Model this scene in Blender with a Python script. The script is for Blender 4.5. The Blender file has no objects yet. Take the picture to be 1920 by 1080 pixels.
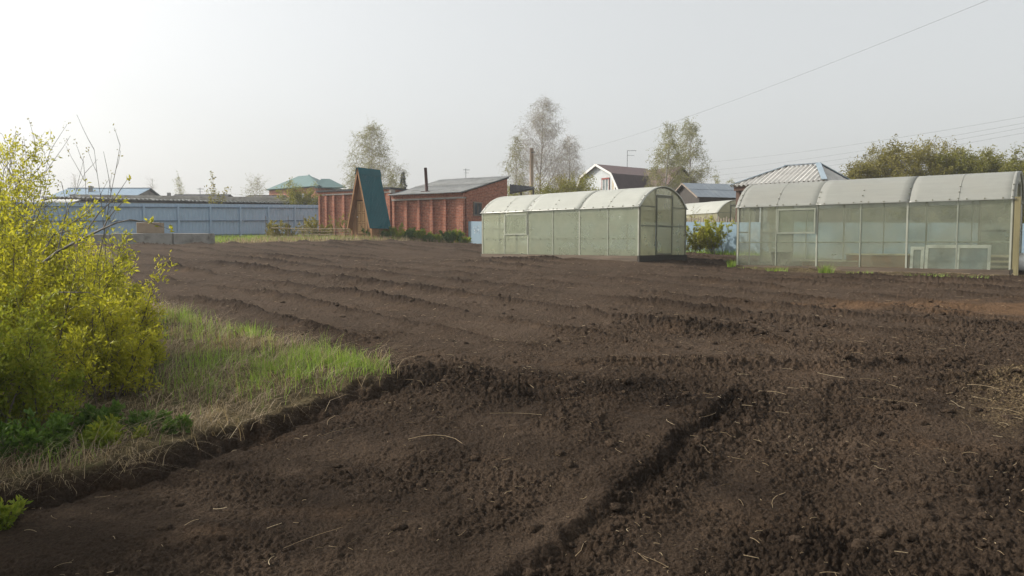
import bpy, math, random
import numpy as np
from mathutils import Vector, Matrix

random.seed(7)
RNG = np.random.default_rng(11)
SC = bpy.context.scene
COL = SC.collection
R = math.radians

# ------------------------------------------------------------------ camera
EYE = 1.55
FPX = 1387.0
PITCH = math.atan((540 - 458) / FPX)
cam_data = bpy.data.cameras.new('camera')
cam_data.sensor_width = 36.0
cam_data.lens = FPX / 1920 * 36.0
cam_data.clip_start = 0.05
cam_data.clip_end = 4000
cam = bpy.data.objects.new('camera', cam_data)
COL.objects.link(cam)
cam.location = (0, 0, EYE)
cam.rotation_euler = (math.pi / 2 - PITCH, 0, 0)
SC.camera = cam

# ------------------------------------------------------------------ light
SUN_AZ = R(-76)      # measured from +Y, negative = to the left
SUN_EL = R(35)
world = bpy.data.worlds.new('World')
SC.world = world
world.use_nodes = True
wn, wl = world.node_tree.nodes, world.node_tree.links
wn.clear()
sky = wn.new('ShaderNodeTexSky')
sky.sky_type = 'NISHITA'
sky.sun_disc = False
sky.sun_elevation = SUN_EL
sky.sun_rotation = SUN_AZ
sky.altitude = 100
sky.air_density = 1.0
sky.dust_density = 7.0
sky.ozone_density = 1.0
hs = wn.new('ShaderNodeHueSaturation')
hs.inputs['Saturation'].default_value = 0.30
hs.inputs['Value'].default_value = 1.0
veil = wn.new('ShaderNodeMix')           # thin high cloud: an even pale grey veil over the whole sky
veil.data_type = 'RGBA'
veil.inputs[0].default_value = 0.35
veil.inputs[7].default_value = (6.85, 7.05, 6.9, 1)
bg = wn.new('ShaderNodeBackground')
bg.inputs['Strength'].default_value = 0.147
wo = wn.new('ShaderNodeOutputWorld')
wl.new(sky.outputs[0], hs.inputs['Color'])
wl.new(hs.outputs[0], veil.inputs[6])
wl.new(veil.outputs[2], bg.inputs['Color'])
wl.new(bg.outputs[0], wo.inputs['Surface'])

sun_data = bpy.data.lights.new('sun', 'SUN')
sun_data.energy = 4.9
sun_data.angle = R(1.5)
sun_data.color = (1.0, 0.93, 0.82)
sun = bpy.data.objects.new('sun', sun_data)
COL.objects.link(sun)
_sd = Vector((math.sin(SUN_AZ) * math.cos(SUN_EL), math.cos(SUN_AZ) * math.cos(SUN_EL), math.sin(SUN_EL)))
sun.rotation_euler = (-_sd).to_track_quat('-Z', 'Y').to_euler()

SC.view_settings.view_transform = 'Standard'
SC.view_settings.look = 'None'
SC.view_settings.exposure = 0.22
SC.view_settings.gamma = 1.0
SC.view_settings.use_curve_mapping = False
SC.render.engine = 'CYCLES'
SC.cycles.use_denoising = True
SC.cycles.max_bounces = 8
SC.cycles.diffuse_bounces = 3
SC.cycles.glossy_bounces = 2
SC.cycles.transmission_bounces = 4
SC.cycles.transparent_max_bounces = 16
SC.cycles.use_adaptive_sampling = True
SC.cycles.adaptive_threshold = 0.02


def W(px, py, y):
    """a photo pixel at forward distance y -> world point"""
    u = (px - 960) / FPX
    v = (540 - py) / FPX
    c, s = math.cos(PITCH), math.sin(PITCH)
    k = y / (c + v * s)
    return Vector((u * k, y, EYE + (-s + v * c) * k))


# ------------------------------------------------------------------ numpy noise
_PERM = np.random.default_rng(3).permutation(256)
_PERM = np.concatenate([_PERM, _PERM, _PERM])
_ANG = np.random.default_rng(4).uniform(0, 2 * np.pi, 256)
_GX, _GY = np.cos(_ANG), np.sin(_ANG)


def _hash(ix, iy):
    return _PERM[_PERM[ix & 255] + (iy & 255)]


def perlin(x, y):
    ix, iy = np.floor(x).astype(np.int64), np.floor(y).astype(np.int64)
    fx, fy = x - ix, y - iy
    ux, uy = fx * fx * fx * (fx * (fx * 6 - 15) + 10), fy * fy * fy * (fy * (fy * 6 - 15) + 10)

    def g(dx, dy):
        h = _hash(ix + dx, iy + dy)
        return _GX[h] * (fx - dx) + _GY[h] * (fy - dy)
    a = g(0, 0) * (1 - ux) + g(1, 0) * ux
    b = g(0, 1) * (1 - ux) + g(1, 1) * ux
    return (a * (1 - uy) + b * uy) * 1.4


def fbm(x, y, oct=3):
    s, a = 0, 1.0
    for i in range(oct):
        s = s + a * perlin(x * 2 ** i + 17.3 * i, y * 2 ** i - 9.1 * i)
        a *= 0.5
    return s


def domes(x, y, cell, rmin, rmax, seed=0, squash=0.6):
    """height of round lumps scattered one per cell"""
    cx, cy = x / cell, y / cell
    ix, iy = np.floor(cx).astype(np.int64), np.floor(cy).astype(np.int64)
    best = np.zeros_like(x)
    for dx in (-1, 0, 1):
        for dy in (-1, 0, 1):
            h = _hash(ix + dx + seed * 7, iy + dy + seed * 13)
            h2 = _PERM[h + 61]
            h3 = _PERM[h + 131]
            px = (ix + dx + 0.15 + 0.7 * h / 255.0) * cell
            py = (iy + dy + 0.15 + 0.7 * h2 / 255.0) * cell
            rr = (rmin + (rmax - rmin) * (h3 / 255.0) ** 2)
            d2 = (x - px) ** 2 + (y - py) ** 2
            best = np.maximum(best, np.sqrt(np.maximum(0, rr * rr - d2)) * squash)
    return best


def sstep(a, b, x):
    t = np.clip((x - a) / (b - a), 0, 1)
    return t * t * (3 - 2 * t)


# ------------------------------------------------------------------ terrain shape
_CP = np.array([
    (0, -4, -.10), (-6, -4, -.1), (6, -4, -.1), (0, 3, .02), (-4, 3, .02), (4, 3, .04), (0, 6, .32), (5, 6, .34), (-5, 7, .40),
    (0, 10, .58), (6, 10, .55), (-8, 12, .72), (0, 15, .84), (10.7, 15.9, .88), (6, 19.6, .92), (15, 14, .75), (3.4, 20, 1.07),
    (-1, 24.3, 1.14), (5, 22.5, 1.12), (-8, 22, 1.2), (-14, 24, 1.33), (-2, 36.5, 1.58), (7.2, 27, 1.28), (13.6, 19.8, 1.0),
    (20, 14, .8), (-6.5, 34, 1.82), (-14, 30.5, 1.55), (-19, 37, 1.85), (-12, 45, 2.1), (-30, 30, 1.7), (-10, 40, 1.9), (0, 45, 1.9),
    (10, 40, 1.6), (25, 30, 1.2), (0, 70, 2.3), (40, 60, 1.9), (-40, 60, 2.3), (0, 130, 2.5), (120, 130, 2.4), (-120, 130, 2.5),
    (0, 500, 2.6), (400, 400, 2.6), (-400, 400, 2.6), (0, 950, 2.6), (900, 950, 2.6), (-900, 950, 2.6)], dtype=float)


def _rbf_fit():
    P = _CP[:, :2]
    d = np.linalg.norm(P[:, None] - P[None], axis=2)
    n = len(P)
    A = np.zeros((n + 1, n + 1))
    A[:n, :n] = d
    A[:n, n] = 1
    A[n, :n] = 1
    b = np.concatenate([_CP[:, 2], [0]])
    return np.linalg.solve(A, b)


_WT = _rbf_fit()


def bz(x, y):
    """smooth ground height"""
    x = np.asarray(x, float)
    y = np.asarray(y, float)
    s = np.full(np.broadcast(x, y).shape, _WT[-1])
    for (cx, cy, _), w in zip(_CP, _WT[:-1]):
        s = s + w * np.sqrt((x - cx) ** 2 + (y - cy) ** 2 + 1.0)
    return s


# correct the softened kernel at the anchors
def _refit():
    P = _CP[:, :2]
    d = np.sqrt(((P[:, None] - P[None]) ** 2).sum(2) + 1.0)
    n = len(P)
    A = np.zeros((n + 1, n + 1))
    A[:n, :n] = d
    A[:n, n] = 1
    A[n, :n] = 1
    return np.linalg.solve(A, np.concatenate([_CP[:, 2], [0]]))


_WT = _refit()


def gz(x, y):
    return float(bz(np.array([x]), np.array([y]))[0])


def poly_sd(x, y, poly):
    """signed distance to a polygon (negative inside)"""
    poly = np.array(poly, float)
    n = len(poly)
    d = np.full(x.shape, 1e9)
    inside = np.zeros(x.shape, bool)
    for i in range(n):
        ax, ay = poly[i]
        bx, by = poly[(i + 1) % n]
        ex, ey = bx - ax, by - ay
        wx, wy = x - ax, y - ay
        t = np.clip((wx * ex + wy * ey) / (ex * ex + ey * ey), 0, 1)
        d = np.minimum(d, (wx - ex * t) ** 2 + (wy - ey * t) ** 2)
        c = ((ay <= y) & (by > y)) | ((by <= y) & (ay > y))
        with np.errstate(divide='ignore', invalid='ignore'):
            xi = ax + (y - ay) / (by - ay + 1e-12) * ex
        inside ^= c & (x < xi)
    d = np.sqrt(d)
    return np.where(inside, -d, d)


BANK = [(-.93, 6.45), (-1.35, 5.84), (-1.67, 5.26), (-1.88, 4.91), (-2.14, 4.5), (-2.75, 4.05), (-3.4, 3.2), (-5, 1.6), (-9, -3),
        (-40, -3), (-40, 26), (-13.4, 25.5), (-12.2, 23.0), (-7.9, 15.4), (-5.6, 11.6), (-4.4, 9.7), (-3.2, 8.35), (-1.93, 7.35), (-1.2, 6.8)]


def bank_sd(x, y):
    j = 0.12 * fbm(x * 2.2, y * 2.2, 3) + 0.07 * perlin(x * 8, y * 8) + .04 * perlin(x * 19, y * 19)
    return poly_sd(x, y, BANK) + j


def seg_dist(x, y, a, b):
    ex, ey = b[0] - a[0], b[1] - a[1]
    L = math.hypot(ex, ey)
    ux, uy = ex / L, ey / L
    wx, wy = x - a[0], y - a[1]
    t = wx * ux + wy * uy
    s = wx * -uy + wy * ux      # left of a->b positive
    return t, s, L


def path_y(x, pts):
    return np.interp(x, [p[0] for p in pts], [p[1] for p in pts])


def far_edge(x, y):
    """>0 beyond the tilled ground"""
    e1 = y - np.interp(x, [-20, -12, -7, -3, 0], [29.0, 30.0, 31.5, 34.0, 36.0])
    # strip in front of the low blue fence
    e2 = (x * .74 + y * .67) - (-2 * .74 + 37 * .67) + 1.7
    return np.maximum(e1 - 0.4 * fbm(x, y, 2), e2 - .25 * fbm(x * 1.5, y * 1.5, 2))


def soil(x, y):
    """full ground height and colour zones"""
    z = bz(x, y)
    dist = np.maximum(y, 1.0)
    bsd = bank_sd(x, y)
    bank = sstep(0.04, -0.12, bsd)
    fe = far_edge(x, y)
    field = (1 - bank) * sstep(.3, -.3, fe)
    wob = .25 * fbm(x * .8, y * .8, 2)
    rough = 0.48 + 0.95 * np.clip(fbm(x * .75 + 5, y * .75, 3), -.5, 1.0)
    # rough band of dug clods running right from the grass tip
    yb = path_y(x, [(-1.3, 6.35), (-.7, 6.5), (.3, 6.35), (1.2, 6.1), (2.0, 5.8), (3.2, 5.6)])
    band = np.exp(-((y - yb - .6 * wob) / .50) ** 2) * sstep(-1.5, -.8, x) * sstep(2.4, 1.2, x) * (.45 + .55 * sstep(-.3, .3, fbm(x * 1.3 + 2, y * 1.3, 2)))
    rough = rough + 1.3 * band
    z = z + band * (.005 + .03 * perlin(x * 3, y * 3)) * field
    # rough right hand side
    rr = sstep(.40, .62, x / dist) * sstep(16, 11, y)
    rough = rough + .4 * rr
    rc = np.exp(-(((x - 3.2 - .2 * y * 0) / 2.2) ** 2 + ((y - 9.3) / 1.6) ** 2))
    rough = rough + .9 * rc
    # scarp: slightly higher ground behind a line
    ys = path_y(x, [(-.4, 6.9), (.7, 7.05), (2.0, 6.95), (3.9, 7.0), (5.5, 7.1)])
    sc = sstep(-.10, .05, y - ys - .25 * wob) * sstep(.3, .9, x) * sstep(4.8, 3.8, x)
    z = z + .04 * sc * np.exp(-np.maximum(0, y - ys) / .5) * field
    rough = rough + 1.0 * np.exp(-((y - ys) / .16) ** 2) * sstep(.3, .9, x) * sstep(4.8, 3.8, x)
    ys2 = path_y(x, [(1.5, 6.0), (3.0, 6.25), (4.4, 6.5), (5.2, 6.7)])
    z = z + .05 * np.exp(-((y - ys2 - .2 * wob) / .12) ** 2) * sstep(2.2, 3.0, x) * sstep(5.2, 4.6, x) * field
    # the deep furrow in the near ground
    t, s, L = seg_dist(x, y, (-.45, 2.45), (1.92, 6.05))
    s = s + .10 * fbm(x * 1.7, y * 1.7, 2) + .06 * perlin(x * 5.0, y * 5.0) + .03 * perlin(x * 13.0, y * 13.0)
    on = sstep(-.3, .2, t) * sstep(L + .1, L - .3, t) * (.55 + .45 * np.clip(.6 + 1.1 * fbm(t * .9, t * 0 + 3.3, 2), 0, 1.1))
    z = z + on * (.034 * np.exp(-((s - .12) / .10) ** 2) - .062 * np.exp(-((s + .03) / .075) ** 2) + .015 * np.exp(-((s + .25) / .12) ** 2)) * field
    rough = rough + on * 1.4 * np.exp(-((s + .12) / .16) ** 2)
    # a shallow wheel line further right
    t2, s2, L2 = seg_dist(x, y, (1.1, 2.4), (2.6, 6.0))
    s2 = s2 + .12 * fbm(x * 1.3, y * 1.3, 2)
    on2 = sstep(-.2, .2, t2) * sstep(L2, L2 - .8, t2)
    z = z - .030 * on2 * np.exp(-(s2 / .09) ** 2) * field
    rough = rough + .5 * on2 * np.exp(-(s2 / .14) ** 2)
    # long rows of the tilled field, along the plot
    v = (x * .70 + y * .714) + .35 * fbm(x * .12, y * .12, 2) + .10 * fbm(x * .9, y * .9, 2)
    rows = sstep(7.2, 9.0, y + .5 * x * 0) * field
    vv = v / 1.25 + .35 * perlin(v * .35, v * 0 + 2.7)
    fr = vv - np.floor(vv)
    ridge = np.exp(-((fr - .5 - .06 * perlin(x * 1.7, y * 1.7)) / .11) ** 2)
    rid2 = np.exp(-((fr - .62) / .07) ** 2)
    amp = .55 + .95 * fbm(x * .22 + 3, y * .22, 3)
    rowk = rows * np.clip(amp, .1, 1.3)
    trk = perlin(v * 2.9, (x - y) * .12) * perlin(v * .9 + 4, (x - y) * .2 + 1)
    z = z + rowk * (.085 * ridge - .055 * rid2) + rows * .045 * trk
    rough = rough + rowk * 1.4 * ridge - rows * .30
    rough = np.clip(rough, .12, 2.6)
    # fine raking lines near the camera (parallel to the furrow)
    rk = perlin(s * 9 + 1.5 * perlin(x * 2, y * 2), t * .8) * sstep(6.3, 5.6, y)
    z = z + .008 * rk * field
    # clods
    f1 = sstep(60, 25, dist)
    lump = .030 * fbm(x * 2.3, y * 2.3, 2)
    wx = x + .02 * perlin(x * 14, y * 14)
    wy = y + .02 * perlin(x * 14 + 9, y * 14 + 4)
    c1 = domes(wx, wy, .15, .012, .058, 1) * sstep(.9, 1.9, rough)
    c2 = domes(wx, wy, .070, .008, .032, 2) * (.12 + .88 * sstep(.5, 1.4, rough))
    c3 = domes(wx, wy, .034, .006, .0185, 3, .9)
    bil = np.abs(perlin(x * 7, y * 7)) * .024 + np.abs(perlin(x * 15, y * 15)) * .026 + np.abs(perlin(x * 31, y * 31)) * .020
    near = sstep(13, 7, dist)
    bil = bil + near * np.abs(perlin(x * 58, y * 58)) * .012
    gr = (.60 * np.clip(rough, .15, 1.6) + .24) * (.8 + .35 * perlin(x * 1.9 + 8, y * 1.9))
    z = z + field * f1 * (lump * .6 + gr * bil * (.55 + .5 * np.clip(rough, 0, 2)) + c1 * 1.1 + c2 * 1.15 + c3 * (.35 + 1.1 * sstep(.2, 1.0, rough)))
    # turf bank: stands above the dug ground, cut edge undercut and ragged
    hb = .10 + .05 * fbm(x * .9, y * .9, 2)
    hb = hb * np.where(y > 9, np.clip(1 - (y - 9) / 5, .25, 1), 1)
    z = z + bank * (hb + .035 * fbm(x * 4, y * 4, 3) + .01 * np.abs(perlin(x * 20, y * 20)))
    # trench just below the cut edge
    tr = np.exp(-((bsd - .07) / .06) ** 2) * sstep(7.2, 6.2, y)
    z = z - .035 * tr
    turf = np.maximum(sstep(-.03, -.16, bsd), sstep(-.1, .35, fe))
    # weedy strip in front of the long greenhouse on the right
    tg, sg, Lg = seg_dist(x, y, (5.98, 19.6), (10.7, 15.9))
    strip = sstep(.95, .45, -sg + .25 * fbm(x * 1.6, y * 1.6, 2)) * sstep(-.4, .2, tg) * (sg < .3)
    sand = sstep(.05, .9, 1.15 * np.exp(-(((x - 8.2) / 2.4) ** 2 + ((y - 10.6 - .18 * (8.2 - x)) / 1.0) ** 2)) + .35 * fbm(x * .9, y * 2.2, 3)
                 + .5 * np.exp(-(((x - 5.2) / 1.6) ** 2 + ((y - 11.2) / .35) ** 2)))
    litter = sstep(.35, .95, rr * np.exp(-((y - 6.0) / .9) ** 2) * 1.2 + .25 * fbm(x * 3, y * 3, 2)) * sstep(.58, .70, x / dist)
    moist = sstep(7.4, 5.6, y + .6 * fbm(x * .6, y * .6, 2)) * (.42 + .5 * fbm(x * 1.1, y * 1.1, 3))
    rgb = np.stack([np.clip(sand * .95, 0, 1), np.clip(turf + .75 * strip, 0, 1), np.clip(moist + .6 * band + .85 * rowk * ridge + .35 * tr + .5 * on * np.exp(-((s + .05) / .15) ** 2), 0, 1),  # third channel: damp soil, plus painted shade in the bank trench and furrow
                    np.clip(litter, 0, 1)], -1)
    return z, rgb


def sz(x, y):
    return float(soil(np.array([float(x)]), np.array([float(y)]))[0][0])


# ------------------------------------------------------------------ object helpers
def tag(o, label=None, cat=None, group=None, kind=None):
    if label:
        o['label'] = label
    if cat:
        o['category'] = cat
    if group:
        o['group'] = group
    if kind:
        o['kind'] = kind
    return o


def thing(name, label, cat, loc=(0, 0, 0), rz=0.0, group=None):
    o = bpy.data.objects.new(name, None)
    o.empty_display_size = 0.2
    COL.objects.link(o)
    o.location = loc
    o.rotation_euler = (0, 0, rz)
    return tag(o, label, cat, group)


def link_mesh(name, me, mat, parent=None, smooth=False):
    if mat is not None:
        me.materials.append(mat)
    if smooth:
        me.polygons.foreach_set('use_smooth', np.ones(len(me.polygons), dtype=bool))
    o = bpy.data.objects.new(name, me)
    COL.objects.link(o)
    o.parent = parent
    return o


class MB:
    """collects shapes of ONE object"""

    def __init__(s):
        s.v, s.f = [], []

    def add(s, vs, fs):
        n = len(s.v)
        s.v += [tuple(p) for p in vs]
        s.f += [tuple(i + n for i in f) for f in fs]
        return s

    def box(s, x0, x1, y0, y1, z0, z1, M=None):
        vs = [Vector((x, y, z)) for z in (z0, z1) for x, y in ((x0, y0), (x1, y0), (x1, y1), (x0, y1))]
        if M is not None:
            vs = [M @ p for p in vs]
        return s.add(vs, [(3, 2, 1, 0), (4, 5, 6, 7), (0, 1, 5, 4), (1, 2, 6, 5), (2, 3, 7, 6), (3, 0, 4, 7)])

    def bar(s, p, q, w, h, up=(0, 0, 1)):
        p, q, up = Vector(p), Vector(q), Vector(up)
        d = (q - p).normalized()
        if abs(d.dot(up)) > .98:
            up = Vector((0, 1, 0))
        a = d.cross(up).normalized() * (w / 2)
        b = a.cross(d).normalized() * (h / 2)
        vs = [p - a - b, p + a - b, p + a + b, p - a + b, q - a - b, q + a - b, q + a + b, q - a + b]
        return s.add(vs, [(3, 2, 1, 0), (4, 5, 6, 7), (0, 1, 5, 4), (1, 2, 6, 5), (2, 3, 7, 6), (3, 0, 4, 7)])

    def tube(s, pts, r, n=6):
        pts = [Vector(p) for p in pts]
        rs = r if isinstance(r, (list, tuple)) else [r] * len(pts)
        vs, fs = [], []
        for i, p in enumerate(pts):
            d = (pts[min(i + 1, len(pts) - 1)] - pts[max(i - 1, 0)]).normalized()
            u = Vector((0, 0, 1)) if abs(d.z) < .9 else Vector((1, 0, 0))
            a = d.cross(u).normalized()
            b = a.cross(d)
            for k in range(n):
                t = 2 * math.pi * k / n
                vs.append(p + (a * math.cos(t) + b * math.sin(t)) * rs[i])
        for i in range(len(pts) - 1):
            for k in range(n):
                k2 = (k + 1) % n
                fs.append((i * n + k, i * n + k2, (i + 1) * n + k2, (i + 1) * n + k))
        fs.append(tuple(range(n)))
        fs.append(tuple((len(pts) - 1) * n + k for k in reversed(range(n))))
        return s.add(vs, fs)

    def prism(s, poly, ext):
        """polygon (3d points) pushed along a vector"""
        ext = Vector(ext)
        n = len(poly)
        a = [Vector(p) for p in poly]
        vs = a + [p + ext for p in a]
        nv = Vector((0, 0, 0))
        for i in range(n):
            nv += a[i].cross(a[(i + 1) % n])
        fs = [tuple(range(n)), tuple(n + i for i in reversed(range(n)))]
        fs += [(i, n + i, n + (i + 1) % n, (i + 1) % n) for i in range(n)]
        if nv.dot(ext) > 0:
            fs = [tuple(reversed(f)) for f in fs]
        return s.add(vs, fs)

    def corr(s, a, b, up, period=.15, amp=.025, h0=None, h1=None, sag=0.0, jit=0.0, sub=6, rows=1):
        """corrugated sheet: eave a->b, ridges run along `up`; h1(s)/h0(s) clip the height"""
        a, b, up = Vector(a), Vector(b), Vector(up)
        L = (b - a).length
        n = max(4, int(L / period) * sub)
        nor = (b - a).cross(up).normalized()
        vs = []
        for i in range(n + 1):
            t = i / n
            w = math.sin(t * L / period * 2 * math.pi) * amp
            lo = h0(t) if h0 else 0.0
            hi = h1(t) if h1 else 1.0
            for k in range(rows + 1):
                q = lo + (hi - lo) * k / rows
                vs.append(a + (b - a) * t + up * q + nor * (w + (random.uniform(-jit, jit) if jit else 0)) - Vector((0, 0, sag * math.sin(q * math.pi))))
        m = rows + 1
        fs = [(i * m + k, (i + 1) * m + k, (i + 1) * m + k + 1, i * m + k + 1) for i in range(n) for k in range(rows)]
        return s.add(vs, fs)

    def build(s, name, mat, parent=None, smooth=False, solid=0.0, bevel=0.0):
        me = bpy.data.meshes.new(name)
        me.from_pydata(s.v, [], s.f)
        me.update()
        o = link_mesh(name, me, mat, parent, smooth)
        if solid:
            m = o.modifiers.new('solid', 'SOLIDIFY')
            m.thickness = solid
            m.offset = 0
        if bevel:
            m = o.modifiers.new('bevel', 'BEVEL')
            m.width = bevel
            m.segments = 1
            m.limit_method = 'ANGLE'
        return o


def box(name, mat, parent, x0, x1, y0, y1, z0, z1, M=None, bevel=0.0):
    return MB().box(x0, x1, y0, y1, z0, z1, M).build(name, mat, parent, bevel=bevel)


def bar(name, mat, parent, p, q, w, h, up=(0, 0, 1)):
    return MB().bar(p, q, w, h, up).build(name, mat, parent)


def np_mesh(name, V, F, tint=None):
    """fast mesh from arrays; F is (n,3) or (n,4)"""
    me = bpy.data.meshes.new(name)
    k = F.shape[1]
    me.vertices.add(len(V))
    me.vertices.foreach_set('co', np.ascontiguousarray(V, dtype=np.float32).ravel())
    me.loops.add(F.size)
    me.loops.foreach_set('vertex_index', np.ascontiguousarray(F, dtype=np.int32).ravel())
    me.polygons.add(len(F))
    me.polygons.foreach_set('loop_start', np.arange(0, F.size, k, dtype=np.int32))
    try:
        me.polygons.foreach_set('loop_total', np.full(len(F), k, dtype=np.int32))
    except Exception:
        pass
    me.update(calc_edges=True)
    if tint is not None:
        at = me.attributes.new('tint', 'FLOAT', 'POINT')
        at.data.foreach_set('value', np.ascontiguousarray(tint, dtype=np.float32))
    return me


def segs_mesh(name, segs, sides=4):
    """tapered round sticks; segs rows: p0(3) p1(3) r0 r1"""
    S = np.asarray(segs, float)
    p0, p1, r0, r1 = S[:, :3], S[:, 3:6], S[:, 6], S[:, 7]
    d = p1 - p0
    d /= np.linalg.norm(d, axis=1, keepdims=True) + 1e-9
    ref = np.where(np.abs(d[:, 2:3]) < .9, np.array([[0, 0, 1.]]), np.array([[1., 0, 0]]))
    a = np.cross(d, ref)
    a /= np.linalg.norm(a, axis=1, keepdims=True) + 1e-9
    b = np.cross(a, d)
    rings = []
    for p, r in ((p0 - d * r0[:, None] * .3, r0), (p1 + d * r1[:, None] * .3, r1)):
        for k in range(sides):
            t = 2 * np.pi * k / sides
            rings.append(p + (a * math.cos(t) + b * math.sin(t)) * r[:, None])
    V = np.stack(rings, 1).reshape(-1, 3)
    n = len(S)
    base = np.arange(n)[:, None] * (2 * sides)
    F = []
    for k in range(sides):
        k2 = (k + 1) % sides
        F.append(base + np.array([[k, k2, sides + k2, sides + k]]))
    return np_mesh(name, V, np.concatenate(F))


def leaf_mesh(name, P, D, ln, wd, rng, fold=.25, tint=None, droop=0.0):
    """folded pointed leaves (4 triangles) growing from P along D"""
    n = len(P)
    D = D / (np.linalg.norm(D, axis=1, keepdims=True) + 1e-9)
    ref = rng.normal(size=(n, 3))
    ref[:, 2] *= .5
    A = np.cross(D, ref)
    A /= np.linalg.norm(A, axis=1, keepdims=True) + 1e-9
    N = np.cross(A, D)
    L = (ln * rng.uniform(.6, 1.25, n))[:, None]
    Wd = (wd * rng.uniform(.7, 1.2, n))[:, None]
    mid = P + D * L * .45
    tip = P + D * L + np.array([[0, 0, -1.]]) * L * droop
    V = np.stack([P, mid + A * Wd * .5 + N * Wd * fold, mid, mid - A * Wd * .5 + N * Wd * fold, tip], 1).reshape(-1, 3)
    b = np.arange(n)[:, None] * 5
    F = np.concatenate([b + np.array([[0, 1, 2]]), b + np.array([[1, 4, 2]]), b + np.array([[2, 4, 3]]), b + np.array([[0, 2, 3]])])
    if tint is None:
        tint = rng.uniform(0, 1, n)
    return np_mesh(name, V, F, np.repeat(tint, 5))


def blade_mesh(name, P, H, az, bend, wd, rng, tint, k=3):
    """grass blades: tapering ribbons of k segments"""
    n = len(P)
    out = np.stack([np.cos(az), np.sin(az), np.zeros(n)], 1)
    side = np.stack([-np.sin(az + .6), np.cos(az + .6), np.zeros(n)], 1)
    rows = []
    for i in range(k + 1):
        t = i / k
        c = P + out * (H * bend * t * t)[:, None] + np.array([[0, 0, 1.]]) * (H * (t - .5 * np.minimum(bend, 1.4) * t * t * t))[:, None]
        w = (wd * (1 - t * .92))[:, None] * .5
        rows += [c - side * w, c + side * w]
    V = np.stack(rows, 1).reshape(-1, 3)
    b = np.arange(n)[:, None] * (2 * (k + 1))
    F = np.concatenate([b + np.array([[2 * i, 2 * i + 1, 2 * i + 3, 2 * i + 2]]) for i in range(k)])
    return np_mesh(name, V, F, np.repeat(tint, 2 * (k + 1)))


# ------------------------------------------------------------------ materials
def _nt(name):
    m = bpy.data.materials.new(name)
    m.use_nodes = True
    t = m.node_tree
    t.nodes.clear()
    out = t.nodes.new('ShaderNodeOutputMaterial')
    return m, t, t.nodes, t.links, out


def c4(c):
    return (c[0], c[1], c[2], 1.0)


def _coord(N, Lk, stretch=(1, 1, 1)):
    tc = N.new('ShaderNodeTexCoord')
    mp = N.new('ShaderNodeMapping')
    mp.inputs['Scale'].default_value = stretch
    Lk.new(tc.outputs['Object'], mp.inputs[0])
    return mp.outputs[0]


def _noise(N, Lk, vec, scale, detail=4, rough=.55):
    n = N.new('ShaderNodeTexNoise')
    n.inputs['Scale'].default_value = scale
    n.inputs['Detail'].default_value = detail
    n.inputs['Roughness'].default_value = rough
    Lk.new(vec, n.inputs['Vector'])
    return n.outputs[0]


def _ramp(N, Lk, fac, stops):
    r = N.new('ShaderNodeValToRGB')
    e = r.color_ramp.elements
    while len(e) > 1:
        e.remove(e[-1])
    e[0].position, e[0].color = stops[0][0], c4(stops[0][1])
    for p, c in stops[1:]:
        q = e.new(p)
        q.color = c4(c)
    Lk.new(fac, r.inputs[0])
    return r.outputs[0]


def _mix(N, Lk, fac, a, b, mode='MIX'):
    m = N.new('ShaderNodeMix')
    m.data_type = 'RGBA'
    m.blend_type = mode
    for s, val in ((0, fac), (6, a), (7, b)):
        if hasattr(val, 'is_output'):
            Lk.new(val, m.inputs[s])
        else:
            m.inputs[s].default_value = val if s == 0 else c4(val)
    return m.outputs[2]


def _bump(N, Lk, h, strength, dist):
    b = N.new('ShaderNodeBump')
    b.inputs['Strength'].default_value = strength
    b.inputs['Distance'].default_value = dist
    Lk.new(h, b.inputs['Height'])
    return b.outputs[0]


def pbr(name, c1, c2=None, rough=.75, scale=4, stretch=(1, 1, 1), bump=.3, bscale=40, bdist=.01, metal=0.0, spec=.3, dirt=None, dscale=1.3, dpos=(.52, .72)):
    m, t, N, Lk, out = _nt(name)
    v = _coord(N, Lk, stretch)
    c2 = c2 or tuple(x * .75 for x in c1)
    col = _ramp(N, Lk, _noise(N, Lk, v, scale, 5), [(.32, c1), (.68, c2)])
    if dirt:
        f = _ramp(N, Lk, _noise(N, Lk, v, dscale, 6, .65), [(dpos[0], (0, 0, 0)), (dpos[1], (1, 1, 1))])
        col = _mix(N, Lk, f, col, dirt)
    b = N.new('ShaderNodeBsdfPrincipled')
    Lk.new(col, b.inputs['Base Color'])
    b.inputs['Roughness'].default_value = rough
    b.inputs['Metallic'].default_value = metal
    b.inputs['Specular IOR Level'].default_value = spec
    if bump:
        Lk.new(_bump(N, Lk, _noise(N, Lk, v, bscale, 4), bump, bdist), b.inputs['Normal'])
    Lk.new(b.outputs[0], out.inputs[0])
    return m


def wood(name, c1, c2, axis=2, rough=.8, s=18):
    st = [s, s, s]
    st[axis] = s * .06
    return pbr(name, c1, c2, rough=rough, scale=1.0, stretch=tuple(st), bump=.35, bscale=1.5, bdist=.006, dirt=tuple(x * .6 for x in c2), dscale=.25, dpos=(.55, .8))


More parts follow.
